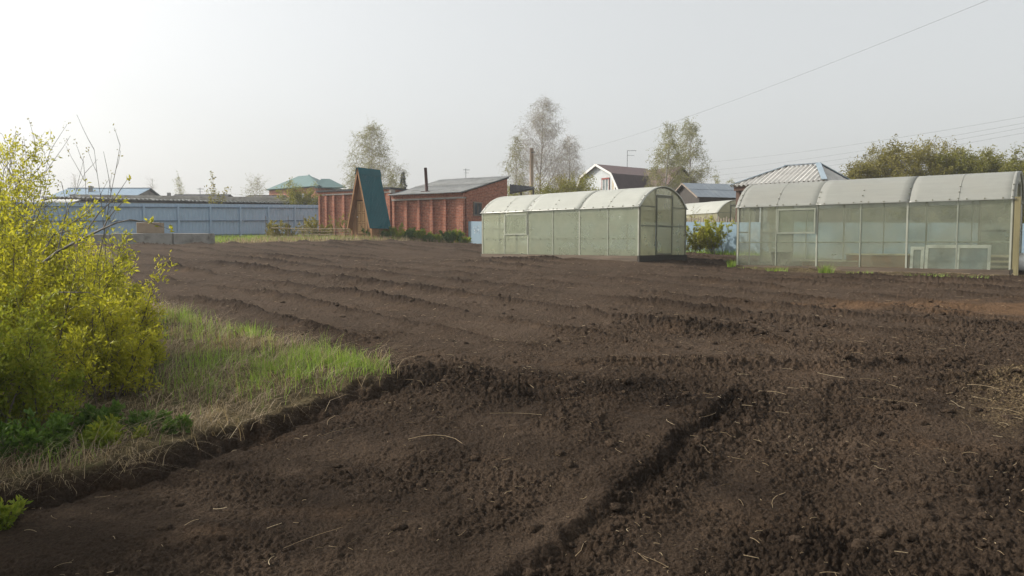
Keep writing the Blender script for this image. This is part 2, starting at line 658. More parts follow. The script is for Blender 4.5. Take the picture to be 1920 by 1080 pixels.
def leafmat(name, stops, trans=.45, rough=.55):
    """stops: colours from tint 0 to 1"""
    m, t, N, Lk, out = _nt(name)
    at = N.new('ShaderNodeAttribute')
    at.attribute_name = 'tint'
    k = len(stops)
    col = _ramp(N, Lk, at.outputs['Fac'], [(i / max(1, k - 1), c) for i, c in enumerate(stops)])
    d = N.new('ShaderNodeBsdfPrincipled')
    d.inputs['Roughness'].default_value = rough
    d.inputs['Specular IOR Level'].default_value = .25
    Lk.new(col, d.inputs['Base Color'])
    tr = N.new('ShaderNodeBsdfTranslucent')
    Lk.new(_mix(N, Lk, 1.0, col, (1.0, .98, .65), 'MULTIPLY'), tr.inputs[0])
    mx = N.new('ShaderNodeMixShader')
    mx.inputs[0].default_value = trans
    Lk.new(d.outputs[0], mx.inputs[1])
    Lk.new(tr.outputs[0], mx.inputs[2])
    Lk.new(mx.outputs[0], out.inputs[0])
    return m


def polycarb(name, col, clear, gloss=.10, streak=.12, soil_col=(.36, .36, .27)):
    """twin-wall sheet: lets part of the light straight through, scatters the rest, faint flutes and dirt"""
    m, t, N, Lk, out = _nt(name)
    v = _coord(N, Lk, (1.2, 1.2, 1.2))
    n1 = _noise(N, Lk, v, 1.1, 5, .6)
    v2 = _coord(N, Lk, (1.5, 1.5, 30))
    n2 = _noise(N, Lk, v2, 1.0, 3)
    c = _mix(N, Lk, _ramp(N, Lk, n1, [(.5, (0, 0, 0)), (.8, (.6, .6, .6))]), col, soil_col)
    c = _mix(N, Lk, _ramp(N, Lk, n2, [(.35, (0, 0, 0)), (.75, (streak * 2, streak * 2, streak * 2))]), c, tuple(x * .8 for x in col))
    d = N.new('ShaderNodeBsdfDiffuse')
    tl = N.new('ShaderNodeBsdfTranslucent')
    Lk.new(c, d.inputs[0])
    Lk.new(c, tl.inputs[0])
    m1 = N.new('ShaderNodeMixShader')
    m1.inputs[0].default_value = .5
    Lk.new(d.outputs[0], m1.inputs[1])
    Lk.new(tl.outputs[0], m1.inputs[2])
    tp = N.new('ShaderNodeBsdfTransparent')
    tp.inputs[0].default_value = (.94, .965, .94, 1)
    m2 = N.new('ShaderNodeMixShader')
    cl = N.new('ShaderNodeMapRange')
    cl.inputs['From Min'].default_value = .3
    cl.inputs['From Max'].default_value = .75
    cl.inputs['To Min'].default_value = min(1, clear * 1.25)
    cl.inputs['To Max'].default_value = clear * .65
    Lk.new(n1, cl.inputs[0])
    Lk.new(cl.outputs[0], m2.inputs[0])
    Lk.new(m1.outputs[0], m2.inputs[1])
    Lk.new(tp.outputs[0], m2.inputs[2])
    g = N.new('ShaderNodeBsdfGlossy')
    g.inputs['Roughness'].default_value = .22
    lw = N.new('ShaderNodeLayerWeight')
    pw = N.new('ShaderNodeMath')
    pw.operation = 'POWER'
    pw.inputs[1].default_value = 4.0
    Lk.new(lw.outputs['Facing'], pw.inputs[0])
    mu = N.new('ShaderNodeMath')
    mu.operation = 'MULTIPLY_ADD'
    mu.inputs[1].default_value = gloss * 4
    mu.inputs[2].default_value = gloss * .3
    Lk.new(pw.outputs[0], mu.inputs[0])
    m3 = N.new('ShaderNodeMixShader')
    Lk.new(mu.outputs[0], m3.inputs[0])
    mu.use_clamp = True
    Lk.new(m2.outputs[0], m3.inputs[1])
    Lk.new(g.outputs[0], m3.inputs[2])
    Lk.new(m3.outputs[0], out.inputs[0])
    return m


def brickmat(name, ax=(1, 0)):
    m, t, N, Lk, out = _nt(name)
    tc = N.new('ShaderNodeTexCoord')
    sp = N.new('ShaderNodeSeparateXYZ')
    Lk.new(tc.outputs['Object'], sp.inputs[0])
    ad = N.new('ShaderNodeMath')
    ad.operation = 'ADD'
    Lk.new(sp.outputs[0], ad.inputs[0])
    Lk.new(sp.outputs[1], ad.inputs[1])
    cb = N.new('ShaderNodeCombineXYZ')
    Lk.new(ad.outputs[0], cb.inputs[0])
    Lk.new(sp.outputs[2], cb.inputs[1])
    bt = N.new('ShaderNodeTexBrick')
    bt.inputs['Scale'].default_value = 1.0
    bt.inputs['Brick Width'].default_value = .26
    bt.inputs['Row Height'].default_value = .077
    bt.inputs['Mortar Size'].default_value = .007
    bt.inputs['Mortar Smooth'].default_value = .2
    bt.inputs['Bias'].default_value = -.1
    bt.inputs['Color1'].default_value = (.42, .155, .095, 1)
    bt.inputs['Color2'].default_value = (.27, .09, .06, 1)
    bt.inputs['Mortar'].default_value = (.38, .31, .26, 1)
    Lk.new(cb.outputs[0], bt.inputs['Vector'])
    v = _coord(N, Lk)
    f = _ramp(N, Lk, _noise(N, Lk, v, 1.4, 6, .7), [(.45, (0, 0, 0)), (.75, (.6, .6, .6))])
    col = _mix(N, Lk, f, bt.outputs[0], (.42, .22, .15))
    f2 = _ramp(N, Lk, _noise(N, Lk, v, 9, 4, .7), [(.3, (.5, .5, .5)), (.7, (1.2, 1.15, 1.1))])
    col = _mix(N, Lk, 1.0, col, f2, 'MULTIPLY')
    b = N.new('ShaderNodeBsdfPrincipled')
    b.inputs['Roughness'].default_value = .9
    b.inputs['Specular IOR Level'].default_value = .15
    Lk.new(col, b.inputs['Base Color'])
    Lk.new(_bump(N, Lk, bt.outputs[1], -.6, .012), b.inputs['Normal'])
    Lk.new(b.outputs[0], out.inputs[0])
    return m


def soilmat():
    m, t, N, Lk, out = _nt('tilled soil')
    v = _coord(N, Lk)
    at = N.new('ShaderNodeAttribute')
    at.attribute_name = 'zone'
    sp = N.new('ShaderNodeSeparateColor')
    Lk.new(at.outputs['Color'], sp.inputs[0])
    n_big = _noise(N, Lk, v, .55, 5, .6)
    n_mid = _noise(N, Lk, v, 7, 5, .65)
    n_fine = _noise(N, Lk, v, 60, 4, .7)
    dry = _ramp(N, Lk, n_mid, [(.3, (.044, .0320, .0228)), (.7, (.070, .0500, .0358))])
    dry2 = _mix(N, Lk, _ramp(N, Lk, n_big, [(.35, (0, 0, 0)), (.7, (.8, .8, .8))]), dry, (.088, .0640, .0465))
    grain = _ramp(N, Lk, n_fine, [(.3, (.48, .47, .46)), (.72, (1.5, 1.47, 1.43))])
    damp_shade = _mix(N, Lk, sp.outputs[2], dry2, (.022, .0158, .0115))  # dark tone for damp soil and for the painted trench and furrow shade
    sandc = _ramp(N, Lk, n_mid, [(.3, (.105, .064, .037)), (.7, (.145, .090, .052))])
    c = _mix(N, Lk, sp.outputs[0], damp_shade, sandc)
    turf = _ramp(N, Lk, n_mid, [(.3, (.075, .062, .035)), (.55, (.13, .105, .06)), (.75, (.07, .085, .03))])
    c = _mix(N, Lk, sp.outputs[1], c, turf)
    lit = _ramp(N, Lk, n_fine, [(.45, (.07, .05, .035)), (.7, (.22, .17, .09))])
    c = _mix(N, Lk, at.outputs['Alpha'], c, lit)
    c = _mix(N, Lk, 1.0, c, grain, 'MULTIPLY')
    b = N.new('ShaderNodeBsdfPrincipled')
    b.inputs['Roughness'].default_value = .97
    b.inputs['Specular IOR Level'].default_value = .06
    Lk.new(c, b.inputs['Base Color'])
    h = N.new('ShaderNodeMath')
    h.operation = 'ADD'
    Lk.new(n_fine, h.inputs[0])
    Lk.new(_noise(N, Lk, v, 22, 3, .6), h.inputs[1])
    h2 = N.new('ShaderNodeMath')
    h2.operation = 'MULTIPLY_ADD'
    h2.inputs[1].default_value = 2.2
    Lk.new(_noise(N, Lk, v, 7.5, 3, .6), h2.inputs[0])
    Lk.new(h.outputs[0], h2.inputs[2])
    Lk.new(_bump(N, Lk, h2.outputs[0], 1.0, .034), b.inputs['Normal'])
    Lk.new(b.outputs[0], out.inputs[0])
    return m


def glassmat(name, col=(.03, .035, .04)):
    m, t, N, Lk, out = _nt(name)
    b = N.new('ShaderNodeBsdfPrincipled')
    v = _coord(N, Lk)
    Lk.new(_ramp(N, Lk, _noise(N, Lk, v, 3, 3), [(.3, col), (.7, tuple(x * 2.2 for x in col))]), b.inputs['Base Color'])
    b.inputs['Roughness'].default_value = .08
    b.inputs['Specular IOR Level'].default_value = .6
    Lk.new(b.outputs[0], out.inputs[0])
    return m


MAT = {
    'soil': soilmat(),
    'poly_side': polycarb('aged polycarbonate wall sheet', (.44, .47, .355), .52),
    'poly_end': polycarb('yellowed polycarbonate end sheet', (.58, .545, .38), .54),
    'poly_roof': polycarb('milky polycarbonate roof sheet', (.66, .67, .63), .25, gloss=.06, soil_col=(.47, .48, .44)),
    'poly_roof_grey': polycarb('greyed polycarbonate roof sheet', (.47, .475, .445), .28, gloss=.06, streak=.2, soil_col=(.40, .39, .345)),
    'poly_clear': polycarb('clearer polycarbonate wall sheet', (.44, .455, .35), .74, gloss=.10),
    'gh_frame': pbr('grey green painted steel tube', (.29, .31, .25), (.23, .245, .195), rough=.5, metal=.2, bump=.1),
    'gh_frame_dark': pbr('dull olive steel tube', (.20, .20, .15), (.15, .15, .11), rough=.55, metal=.2, bump=.1),
    'gh_white': pbr('pale aluminium strip', (.35, .36, .30), (.29, .30, .245), rough=.5, bump=.1),
    'sill': wood('weathered base board', (.15, .115, .085), (.09, .07, .052), axis=0),
    'sill_shaded': wood('shade-darkened base board', (.055, .05, .042), (.03, .028, .024), axis=1),  # darker copy of the base board, shade of the end walls put into its colour
    'post_wood': wood('greenish treated post', (.24, .21, .11), (.17, .15, .08)),
    'brick': brickmat('red brickwork'),
    'concrete': pbr('weathered concrete', (.26, .255, .235), (.19, .185, .17), scale=3, bump=.5, bscale=30, dirt=(.12, .11, .10), dscale=2.2),
    'concrete_pale': pbr('pale concrete lintel', (.33, .31, .28), (.24, .22, .20), scale=4, dirt=(.14, .12, .10), dscale=3),
    'slate': pbr('grey fibre cement sheet', (.30, .305, .30), (.235, .24, .235), scale=2.5, bump=.4, bscale=25, dirt=(.15, .155, .14), dscale=1.6),
    'slate_pale': pbr('pale fibre cement sheet', (.56, .55, .52), (.46, .45, .425), scale=2.2, bump=.4, bscale=25, dirt=(.32, .31, .29), dscale=1.8),
    'slate_white': pbr('bleached roof sheet', (.62, .62, .60), (.50, .50, .48), scale=3, dirt=(.3, .3, .28)),
    'tar': pbr('tarred roof edge', (.035, .037, .042), (.055, .056, .06), rough=.85, bump=.3),
    'rust_pipe': pbr('rusty brown steel pipe', (.050, .028, .026), (.075, .036, .030), rough=.8, scale=8),
    'blue_sheet': pbr('pale blue painted steel', (.34, .465, .60), (.31, .43, .56), rough=.5, scale=1.0, bump=.08, bscale=6, dirt=(.29, .385, .48), dscale=.8),
    'blue_rail': pbr('darker blue rail', (.095, .145, .21), (.08, .125, .18), rough=.5, bump=.05),
    'lowblue': pbr('faded sky blue sheet metal', (.175, .255, .32), (.21, .285, .345), rough=.5, scale=1.6, bump=.15, bscale=5, dirt=(.30, .345, .36), dscale=2.5, dpos=(.58, .72)),
    'scribble': pbr('white scratched paint', (.75, .78, .80), (.6, .65, .68), bump=0),
    'teal': pbr('teal painted roof sheet', (.010, .095, .115), (.008, .078, .095), rough=.6, scale=2, bump=.05, spec=.15),
    'teal_far': pbr('sea green metal roof', (.062, .13, .128), (.053, .112, .11), rough=.5, scale=1.2, bump=.05),
    'plywood': wood('honey plywood', (.30, .165, .075), (.23, .12, .052)),
    'door_wood': wood('pale pine door', (.42, .27, .13), (.33, .20, .09)),
    'door_dark': wood('brown door frame', (.20, .105, .045), (.15, .075, .03)),
    'white': pbr('white paint', (.72, .72, .70), (.62, .62, .59), bump=.1),
    'white_wall': pbr('white siding', (.47, .50, .51), (.41, .44, .45), bump=.2, bscale=8),
    'red_paint': pbr('red paint', (.24, .06, .05), (.19, .05, .045), bump=.1),
    'brown_roof': pbr('brown metal tile roof', (.062, .042, .045), (.048, .033, .036), rough=.55, scale=3, bump=.4, bscale=10),
    'brown_roof_top': pbr('lighter brown metal roof', (.115, .072, .068), (.09, .058, .056), rough=.5, scale=3, bump=.4, bscale=10),  # lighter brown for the upper slopes and one cross slope
    'beige_wall': pbr('beige plaster', (.42, .37, .28), (.35, .31, .24)),
    'steel_roof': pbr('galvanised grey roof', (.20, .235, .27), (.16, .19, .22), rough=.45, metal=.3, scale=1.5, bump=.1, dirt=(.24, .27, .29)),
    'cap_blue': pbr('pale blue grey ridge metal', (.25, .31, .36), (.21, .265, .31), rough=.5, bump=.1),
    'blue_roof': pbr('dull blue metal roof', (.17, .25, .33), (.145, .22, .295), rough=.5, scale=1.5, bump=.1),
    'black_wood': wood('blackened boards', (.040, .036, .033), (.062, .056, .05)),
    'grey_wood': wood('grey weathered wood', (.25, .21, .175), (.17, .14, .115)),
    'pole_wood': wood('tan weathered pole', (.46, .37, .29), (.35, .27, .21)),
    'brown_wood': wood('brown stained wood', (.125, .075, .055), (.085, .05, .038)),
    'lattice': wood('tan lattice slat', (.30, .22, .165), (.22, .155, .115)),
    'bamboo': pbr('dry pale stick', (.46, .38, .26), (.34, .27, .18), scale=9),
    'glass': glassmat('window glass'),
    'glass_pale': glassmat('pale window glass', (.10, .12, .125)),
    'antenna': pbr('grey antenna metal', (.14, .15, .16), (.11, .115, .12), rough=.5, metal=.4, bump=0),
    'wire': pbr('dull cable', (.10, .105, .11), (.085, .09, .095), bump=0),
    'bark': pbr('brown bark', (.105, .085, .070), (.065, .052, .042), scale=12, bump=.6, bscale=30),
    'bark_grey': pbr('grey bark', (.18, .165, .15), (.11, .10, .09), scale=10, bump=.5),
    'bark_birch': pbr('birch bark', (.42, .40, .37), (.20, .185, .17), scale=6, bump=.2),
    'twig_birch': pbr('birch twig', (.36, .325, .295), (.28, .25, .22), bump=0),
    'leaf_yellow': leafmat('young yellow green leaf', [(.25, .27, .03), (.40, .40, .04), (.54, .50, .055)], .50),
    'leaf_green': leafmat('fresh green leaf', [(.13, .19, .025), (.22, .28, .03), (.34, .36, .045)], .48),
    'leaf_weed': leafmat('dark weed leaf', [(.045, .10, .018), (.085, .16, .028), (.14, .22, .04)], .40),
    'leaf_birch': leafmat('small birch leaf', [(.17, .18, .06), (.24, .245, .085), (.32, .31, .13)], .45),
    'leaf_willow': leafmat('willow leaf', [(.13, .14, .022), (.21, .21, .035), (.28, .26, .06)], .45),
    'leaf_olive': leafmat('olive bronze leaf', [(.14, .13, .03), (.22, .20, .045), (.33, .30, .09)], .42),
    'needle': leafmat('dark spruce needle', [(.016, .035, .018), (.03, .055, .025)], .15),
    'grass': leafmat('young grass blade', [(.11, .19, .028), (.20, .31, .05), (.36, .44, .11)], .45),
    'straw': leafmat('dry straw', [(.20, .145, .085), (.34, .26, .16), (.50, .41, .28)], .25),
    'bed_board': wood('orange brown board', (.30, .155, .085), (.23, .115, .06), axis=0),
    'cream_board': wood('cream board', (.55, .48, .33), (.46, .39, .26), axis=0),
    'rubber': pbr('dark rubber', (.03, .032, .032), (.05, .05, .05)),
    'sack': pbr('white woven sack', (.62, .62, .60), (.48, .47, .45), bump=.6, bscale=60),
}


# ------------------------------------------------------------------ ground sheet
def make_ground():
    ys = np.concatenate([np.linspace(-4, 1.0, 30)[:-1], np.geomspace(1.0, 2.4, 40)[:-1], np.geomspace(2.4, 9, 640)[:-1], np.geomspace(9, 48, 340)[:-1], np.geomspace(48, 950, 40)])
    s_f = np.linspace(-.74, .74, 980)
    s_l = -.74 - np.geomspace(.01, 3.3, 26)[::-1]
    s_r = .74 + np.geomspace(.01, 3.3, 26)
    ss = np.concatenate([s_l, s_f, s_r])
    Y, S = np.meshgrid(ys, ss, indexing='ij')
    w = np.maximum(Y, 1.0) + .4
    X = S * w
    z, rgb = soil(X.ravel(), Y.ravel())
    V = np.stack([X.ravel(), Y.ravel(), z], 1)
    nr, nc = X.shape
    i = np.arange(nr - 1)[:, None] * nc + np.arange(nc - 1)[None]
    F = np.stack([i, i + 1, i + nc + 1, i + nc], -1).reshape(-1, 4)
    me = np_mesh('ground', V, F)
    at = me.attributes.new('zone', 'FLOAT_COLOR', 'POINT')
    at.data.foreach_set('color', np.ascontiguousarray(rgb, dtype=np.float32).ravel())
    o = link_mesh('ground', me, MAT['soil'], None, smooth=True)
    return tag(o, kind='structure')


make_ground()


# ------------------------------------------------------------------ plant generators
def unit(v):
    return v / (np.linalg.norm(v) + 1e-9)


def stick(segs, anchors, rng, p, d, L, r, n, wander, grav, taper=.75, leaf_from=2.0, children=None):
    """one bent stick; children(i, t, p, d) is called at each joint"""
    p = np.array(p, float)
    d = unit(np.array(d, float))
    for i in range(n):
        t0, t1 = i / n, (i + 1) / n
        d = unit(d + rng.normal(0, wander, 3) + np.array([0, 0, grav]) * (.4 + t0))
        q = p + d * (L / n)
        segs.append((*p, *q, r * (1 - taper * t0), r * (1 - taper * t1)))
        if t1 >= leaf_from:
            anchors.append((*q, *d))
            anchors.append((*(p + q) * .5, *d) if False else (*((p + q) * .5), *d))
        if children:
            children(i, t1, q, d)
        p = q
    return p, d


def out_dir(rng, d, spread, up=.2):
    a = rng.normal(size=3)
    a = unit(a - d * a.dot(d))
    return unit(d * (1 - spread) + a * spread + np.array([0, 0, up]))


def shrub_geo(rng, h, spread, nstem, nchild=10, ngc=4, r=.011, leaf_lo=.25, base_r=.12, lean=(0, 0), cup=.25, vary=.65):
    segs, anc = [], []
    for k in range(nstem):
        az = rng.uniform(0, 2 * np.pi)
        tilt = spread * rng.uniform(.15, 1.0)
        d = np.array([math.cos(az) * tilt + lean[0], math.sin(az) * tilt + lean[1], 1.0])
        L = h * rng.uniform(vary, 1.7 - vary) * math.sqrt(1 + tilt * tilt * .5)
        p = np.array([rng.normal(0, base_r), rng.normal(0, base_r), -.05])
        rr = r * rng.uniform(.7, 1.2)

        def kids(i, t, q, dd, L=L, rr=rr):
            if t < leaf_lo:
                return
            for _ in range(max(1, int(round(nchild / 8 * rng.uniform(.6, 1.5))))):
                cl = L * rng.uniform(.16, .36) * (1.15 - .6 * t)
                cd = out_dir(rng, dd, .62, .25)

                def gk(j, tt, qq, d3, cl=cl):
                    for _ in range(int(rng.random() < ngc / 4) + int(rng.random() < (ngc - 2) / 4)):
                        stick(segs, anc, rng, qq, out_dir(rng, d3, .6, .2), cl * rng.uniform(.25, .5), rr * .16, 2, .12, .05, .6, .4)
                stick(segs, anc, rng, q, cd, cl, rr * .32, 4, .13, .06, .7, .45, gk)
        stick(segs, anc, rng, p, d, L, rr, 9, .07, cup * .12, .8, .75, kids)
    return segs, np.array(anc)


def leaves_at(rng, anc, per, jitter, along=.6, perp=.8, up=.15):
    n = len(anc)
    P = np.repeat(anc[:, :3], per, 0) + rng.normal(0, jitter, (n * per, 3))
    D = np.repeat(anc[:, 3:6], per, 0) * along + rng.normal(0, perp, (n * per, 3)) * .7
    D[:, 2] += up
    return P, D


def tree_geo(rng, h, crown, base=.2, nl1=40, nl2=8, nl3=4, up=.9, droop=-.28, strand=.9, r=None, prof=None, trunk_wander=.02):
    """trunk, rising limbs, side branches, hanging twigs"""
    trunk, limbs, anc = [], [], []
    r = r or h * .011
    prof = prof or (lambda t: min(1.0, .55 + 1.6 * t) * (1 - t) ** .72 * 1.12 + .06)
    pts = []
    n = 14
    p = np.array([0, 0, -.2])
    d = np.array([0, 0, 1.0])
    for i in range(n):
        d = unit(d + np.append(rng.normal(0, trunk_wander, 2), .05))
        q = p + d * ((h + .2) / n)
        trunk.append((*p, *q, r * (1 - .93 * i / n), r * (1 - .93 * (i + 1) / n)))
        pts.append((p, q))
        p = q
    ga = rng.uniform(0, 6)
    for k in range(nl1):
        t = base + (1 - base) * (k + rng.random()) / nl1 * .97
        f = t * n
        i = min(n - 1, int(f))
        p0 = pts[i][0] + (pts[i][1] - pts[i][0]) * (f - i)
        ga += 2.4 + rng.normal(0, .3)
        tt = (t - base) / (1 - base)
        L = crown * prof(tt) * rng.uniform(.75, 1.2)
        u = up * (.75 + .9 * tt)
        d1 = np.array([math.cos(ga), math.sin(ga), u])
        r1 = max(.012, r * (1 - .9 * t) * .45)

        def l2(i2, t2, q2, dd, L=L, r1=r1):
            if t2 < .2:
                return
            for _ in range(max(1, int(round(nl2 / 6 * rng.uniform(.5, 1.5))))):
                L2 = L * rng.uniform(.25, .45) * (1.2 - .5 * t2)

                def l3(i3, t3, q3, d3, L2=L2):
                    for _ in range(int(nl3 / 3) + int(rng.random() < (nl3 / 3) % 1)):
                        dd3 = out_dir(rng, d3, .6, droop)
                        stick(limbs, anc, rng, q3, dd3, strand * rng.uniform(.4, 1.1), .006, 3, .12, droop, .5, .3)
                stick(limbs, anc, rng, q2, out_dir(rng, dd, .55, .15), L2, max(.007, r1 * .35), 3, .12, droop * .25, .6, .6, l3)
        stick(limbs, anc, rng, p0, d1, L, r1, max(2, int(round(7 * L / crown))), .09, .02, .75, .8, l2)
    return trunk, limbs, np.array(anc)


def rooted(px=None, y=None, xy=None, dz=0.0):
    if xy is None:
        xy = ((px - 960) / FPX * y, y)
    return (xy[0], xy[1], gz(*xy) + dz)


def make_tree(name, label, loc, h, crown, leafmat, nleaf, lsize, seed, bark='bark_birch', twig='twig_birch', group=None, lw=.55, ljit=.06, cat='tree', **kw):
    rng = np.random.default_rng(seed)
    tr, lb, an = tree_geo(rng, h, crown, **kw)
    t = thing(name, label, cat, loc, 0, group)
    link_mesh('trunk', segs_mesh('trunk', tr, 7), MAT[bark], t)
    link_mesh('branches', segs_mesh('branches', lb, 3), MAT[twig], t)
    if nleaf > 0:
        idx = rng.integers(0, len(an), nleaf)
        P, D = leaves_at(rng, an[idx], 1, ljit, .6, .9, -.2)
        tint = np.clip(rng.normal(.45, .25, len(P)) + .10 * np.sin(P[:, 0] * 1.7 + P[:, 2] * 1.3), 0, 1)
        link_mesh('crown', leaf_mesh('crown', P, D, lsize, lsize * lw, rng, tint=tint), MAT[leafmat], t)
    return t


def make_shrub(name, label, loc, mat, seed, per=5, lsize=.04, lw=.38, group=None, bark='bark', cat='shrub', keep=1.0, tshift=0.0, jit=.012, **kw):
    rng = np.random.default_rng(seed)
    sg, an = shrub_geo(rng, **kw)
    t = thing(name, label, cat, loc, 0, group)
    link_mesh('stems', segs_mesh('stems', sg, 4), MAT[bark], t)
    if keep < 1:
        an = an[rng.random(len(an)) < keep]
    P, D = leaves_at(rng, an, per, jit, .75, .75, .25)
    h = kw['h']
    tint = np.clip(rng.normal(.40, .20, len(P)) + .28 * (P[:, 2] / h - .5) + tshift + .15 * np.sin(P[:, 0] * 5 + P[:, 1] * 3), 0, 1)
    link_mesh('foliage', leaf_mesh('foliage', P, D, lsize, lsize * lw, rng, tint=tint, droop=.05), MAT[mat], t)
    return t


# ------------------------------------------------------------------ greenhouses
def greenhouse(label, P_far, P_near, z0, Wd, eave, rise, rail, mats, bays=6, board=.15, vent_bay=1, vent=(.52, .93), end_rail=.97, door_open=False, corner_post=False, detail=True, door=(.33, .70), name='greenhouse'):
    dx, dy = P_near[0] - P_far[0], P_near[1] - P_far[1]
    L = math.hypot(dx, dy)
    g = thing(name, label, 'greenhouse', (P_far[0], P_far[1], z0), math.atan2(dy, dx))
    side, end, roof, fr, frd = [MAT[m] for m in mats]

    def arc(y):
        """roof height above the local floor at width y"""
        R_ = (Wd * Wd / 4 + rise * rise) / (2 * rise)
        q = y - Wd / 2
        return eave + rise - R_ + math.sqrt(max(0, R_ * R_ - q * q))
    # base boards
    box('base_board', MAT['sill'], g, -.03, L + .0, -.06, -.012, -.12, board)
    box('base_board', MAT['sill'], g, -.03, L + .0, Wd + .012, Wd + .06, -.12, board)
    box('base_board', MAT['sill_shaded'], g, L + .004, L + .06, -.055, Wd + .055, -.12, board + .012)
    box('base_board', MAT['sill_shaded'], g, -.09, -.034, -.055, Wd + .055, -.12, board + .012)
    bx = [L * i / bays for i in range(bays + 1)]
    zb = board + .006
    for yy, sgn in ((0.0, -1), (Wd, 1)):
        for i, x in enumerate(bx):
            wdt = .04 if i % 2 == 0 else .028
            MB().box(x - wdt / 2, x + wdt / 2, yy - .018, yy + .018, zb - .02, eave - .01).build('post', fr, g)
            if sgn < 0 and detail:   # cover strip outside the sheet
                MB().box(x - wdt * .45, x + wdt * .45, yy - .030, yy - .022, zb, eave - .03).build('cover_strip', fr if i % 2 else MAT['gh_white'], g)
        for zz in (rail, eave - .02):
            MB().box(.02, L - .02, yy - .014, yy + .014, zz - .014, zz + .014).build('rail', fr, g)
        for i in range(bays):
            x0, x1 = bx[i] + .018, bx[i + 1] - .018
            yo = yy + sgn * .0195
            for (a, b) in ((zb, rail - .004), (rail + .004, eave + .005)):
                MB().box(x0, x1, yo - .003, yo + .003, a, b).build('wall_sheet', side, g)
    # vent window in the near side
    if vent_bay is not None:
        x0, x1 = bx[vent_bay] + .03, bx[vent_bay + 1] - .03
        za = eave * vent[0]
        zc = eave * vent[1]
        w = thing('vent_window', None, None, (0, 0, 0))
        w.parent = g
        for (a, b, c, d) in ((x0, x1, za - .02, za + .02), (x0, x1, zc - .02, zc + .02), (x0, x0 + .035, za + .022, zc - .022), (x1 - .035, x1, za + .022, zc - .022)):
            box('frame', fr, w, a, b, -.052, -.031, c, d)
        box('pane', side, w, x0 + .037, x1 - .037, -.044, -.039, za + .022, zc - .022)
    # arches
    ny = 18
    ypts = [-.012 + (Wd + .024) * k / ny for k in range(ny + 1)]
    for i, x in enumerate(bx):
        pts = [(x, y, arc(min(max(y, 0), Wd)) - .02) for y in ypts]
        MB().tube(pts, .016, 5).build('arch', fr, g, smooth=True)
    # roof sheets: three, each over two bays, lapped
    yo = [-.075] + ypts + [Wd + .075]
    ns = bays // 2
    for k in range(ns):
        x0, x1 = bx[2 * k] - (.07 if k == 0 else .03), bx[2 * k + 2] + (.07 if k == ns - 1 else .03)
        vs, fs = [], []
        nx = 9
        for a in range(nx + 1):
            x = x0 + (x1 - x0) * a / nx
            for y in yo:
                z = arc(min(max(y, 0), Wd)) + .012 + .006 * (k % 2)
                if y < 0 or y > Wd:
                    z -= .55 * (abs(y) if y < 0 else y - Wd)
                sag = .0 * math.sin(a / nx * 2 * math.pi * 1.0) ** 2 * math.sin(max(0, min(1, y / Wd)) * math.pi)
                vs.append((x, y, z - sag))
        m = len(yo)
        fs = [(a * m + b, (a + 1) * m + b, (a + 1) * m + b + 1, a * m + b + 1) for a in range(nx) for b in range(m - 1)]
        MB().add(vs, fs).build('roof_sheet', roof, g, smooth=True, solid=.008)
    # straps over the arches with washers
    wsh = MB()
    for i, x in enumerate(bx):
        sw = .03 if i % 2 == 0 else .012
        vs, fs = [], []
        for y in yo:
            z = arc(min(max(y, 0), Wd)) + .0195
            if y < 0 or y > Wd:
                z -= .55 * (abs(y) if y < 0 else y - Wd)
            vs += [(x - sw, y, z), (x + sw, y, z)]
        fs = [(2 * b, 2 * b + 1, 2 * b + 3, 2 * b + 2) for b in range(len(yo) - 1)]
        if detail:
            MB().add(vs, fs).build('roof_strap', roof, g, smooth=True, solid=.004)
            for y in (.0, .12, .26):
                wsh.box(x - .016, x + .016, y - .016, y + .016, arc(max(y, 0)) + .02, arc(max(y, 0)) + .036)
    if detail:
        for k in range(bays * 3):
            x = (k + .5) * L / (bays * 3)
            wsh.box(x - .013, x + .013, -.05, -.022, eave - .012, eave + .022)
            wsh.box(x - .010, x + .010, -.036, -.024, rail - .01, rail + .01)
        tag(wsh.build('screw_washers', MAT['gh_frame_dark'], g), kind='stuff')

    # end walls
    def end_wall(x, out, with_door):
        d0, d1 = Wd * door[0], Wd * door[1]
        dt = arc(Wd * .5) - .24

        def strip(y0, y1, z0_, z1_, m=end, nm='end_sheet'):
            n = 8
            ys = [y0 + (y1 - y0) * k / n for k in range(n + 1)]
            top = [(y, min(z1_, arc(y) - .01)) for y in ys]
            poly = [(x + out * .020, y0, z0_), (x + out * .020, y1, z0_)] + [(x + out * .020, y, z) for y, z in reversed(top)]
            MB().prism(poly, (out * .006, 0, 0)).build(nm, m, g)
        big = 9
        if with_door or not door_open:
            for (a, b) in ((.03, d0 - .02), (d1 + .02, Wd - .03)):
                strip(a, b, zb, end_rail - .004)
                strip(a, b, end_rail + .004, eave - .004)
                strip(a, b, eave + .004, big)
            strip(d0 + .004, d1 - .004, dt + .03, big)
        for y in (d0, d1):
            MB().box(x - .016, x + .016, y - .018, y + .018, zb, arc(y) - .03).build('door_post', frd, g)
        MB().box(x - .016, x + .016, d0 + .02, d1 - .02, dt - .018, dt + .018).build('lintel', frd, g)
        for zz in (end_rail, eave):
            for (a, b) in ((.0, d0 - .019), (d1 + .019, Wd)):
                MB().box(x + out * .027, x + out * .042, a, b, zz - .015, zz + .015).build('end_rail', frd, g)
        pts = [(x + out * .03, y, arc(y) - .005) for y in [Wd * k / 20 for k in range(21)]]
        MB().tube(pts, .017, 5).build('end_arch', frd, g, smooth=True)
        for y in (0.0, Wd):
            MB().box(x + out * .019, x + out * .040, y - .02, y + .02, zb, eave - .02).build('corner_post', frd, g)
        dr = thing('door', None, None)
        dr.parent = g
        a0, a1, zz0, zz1 = d0 + .022, d1 - .022, zb + .02, dt - .022
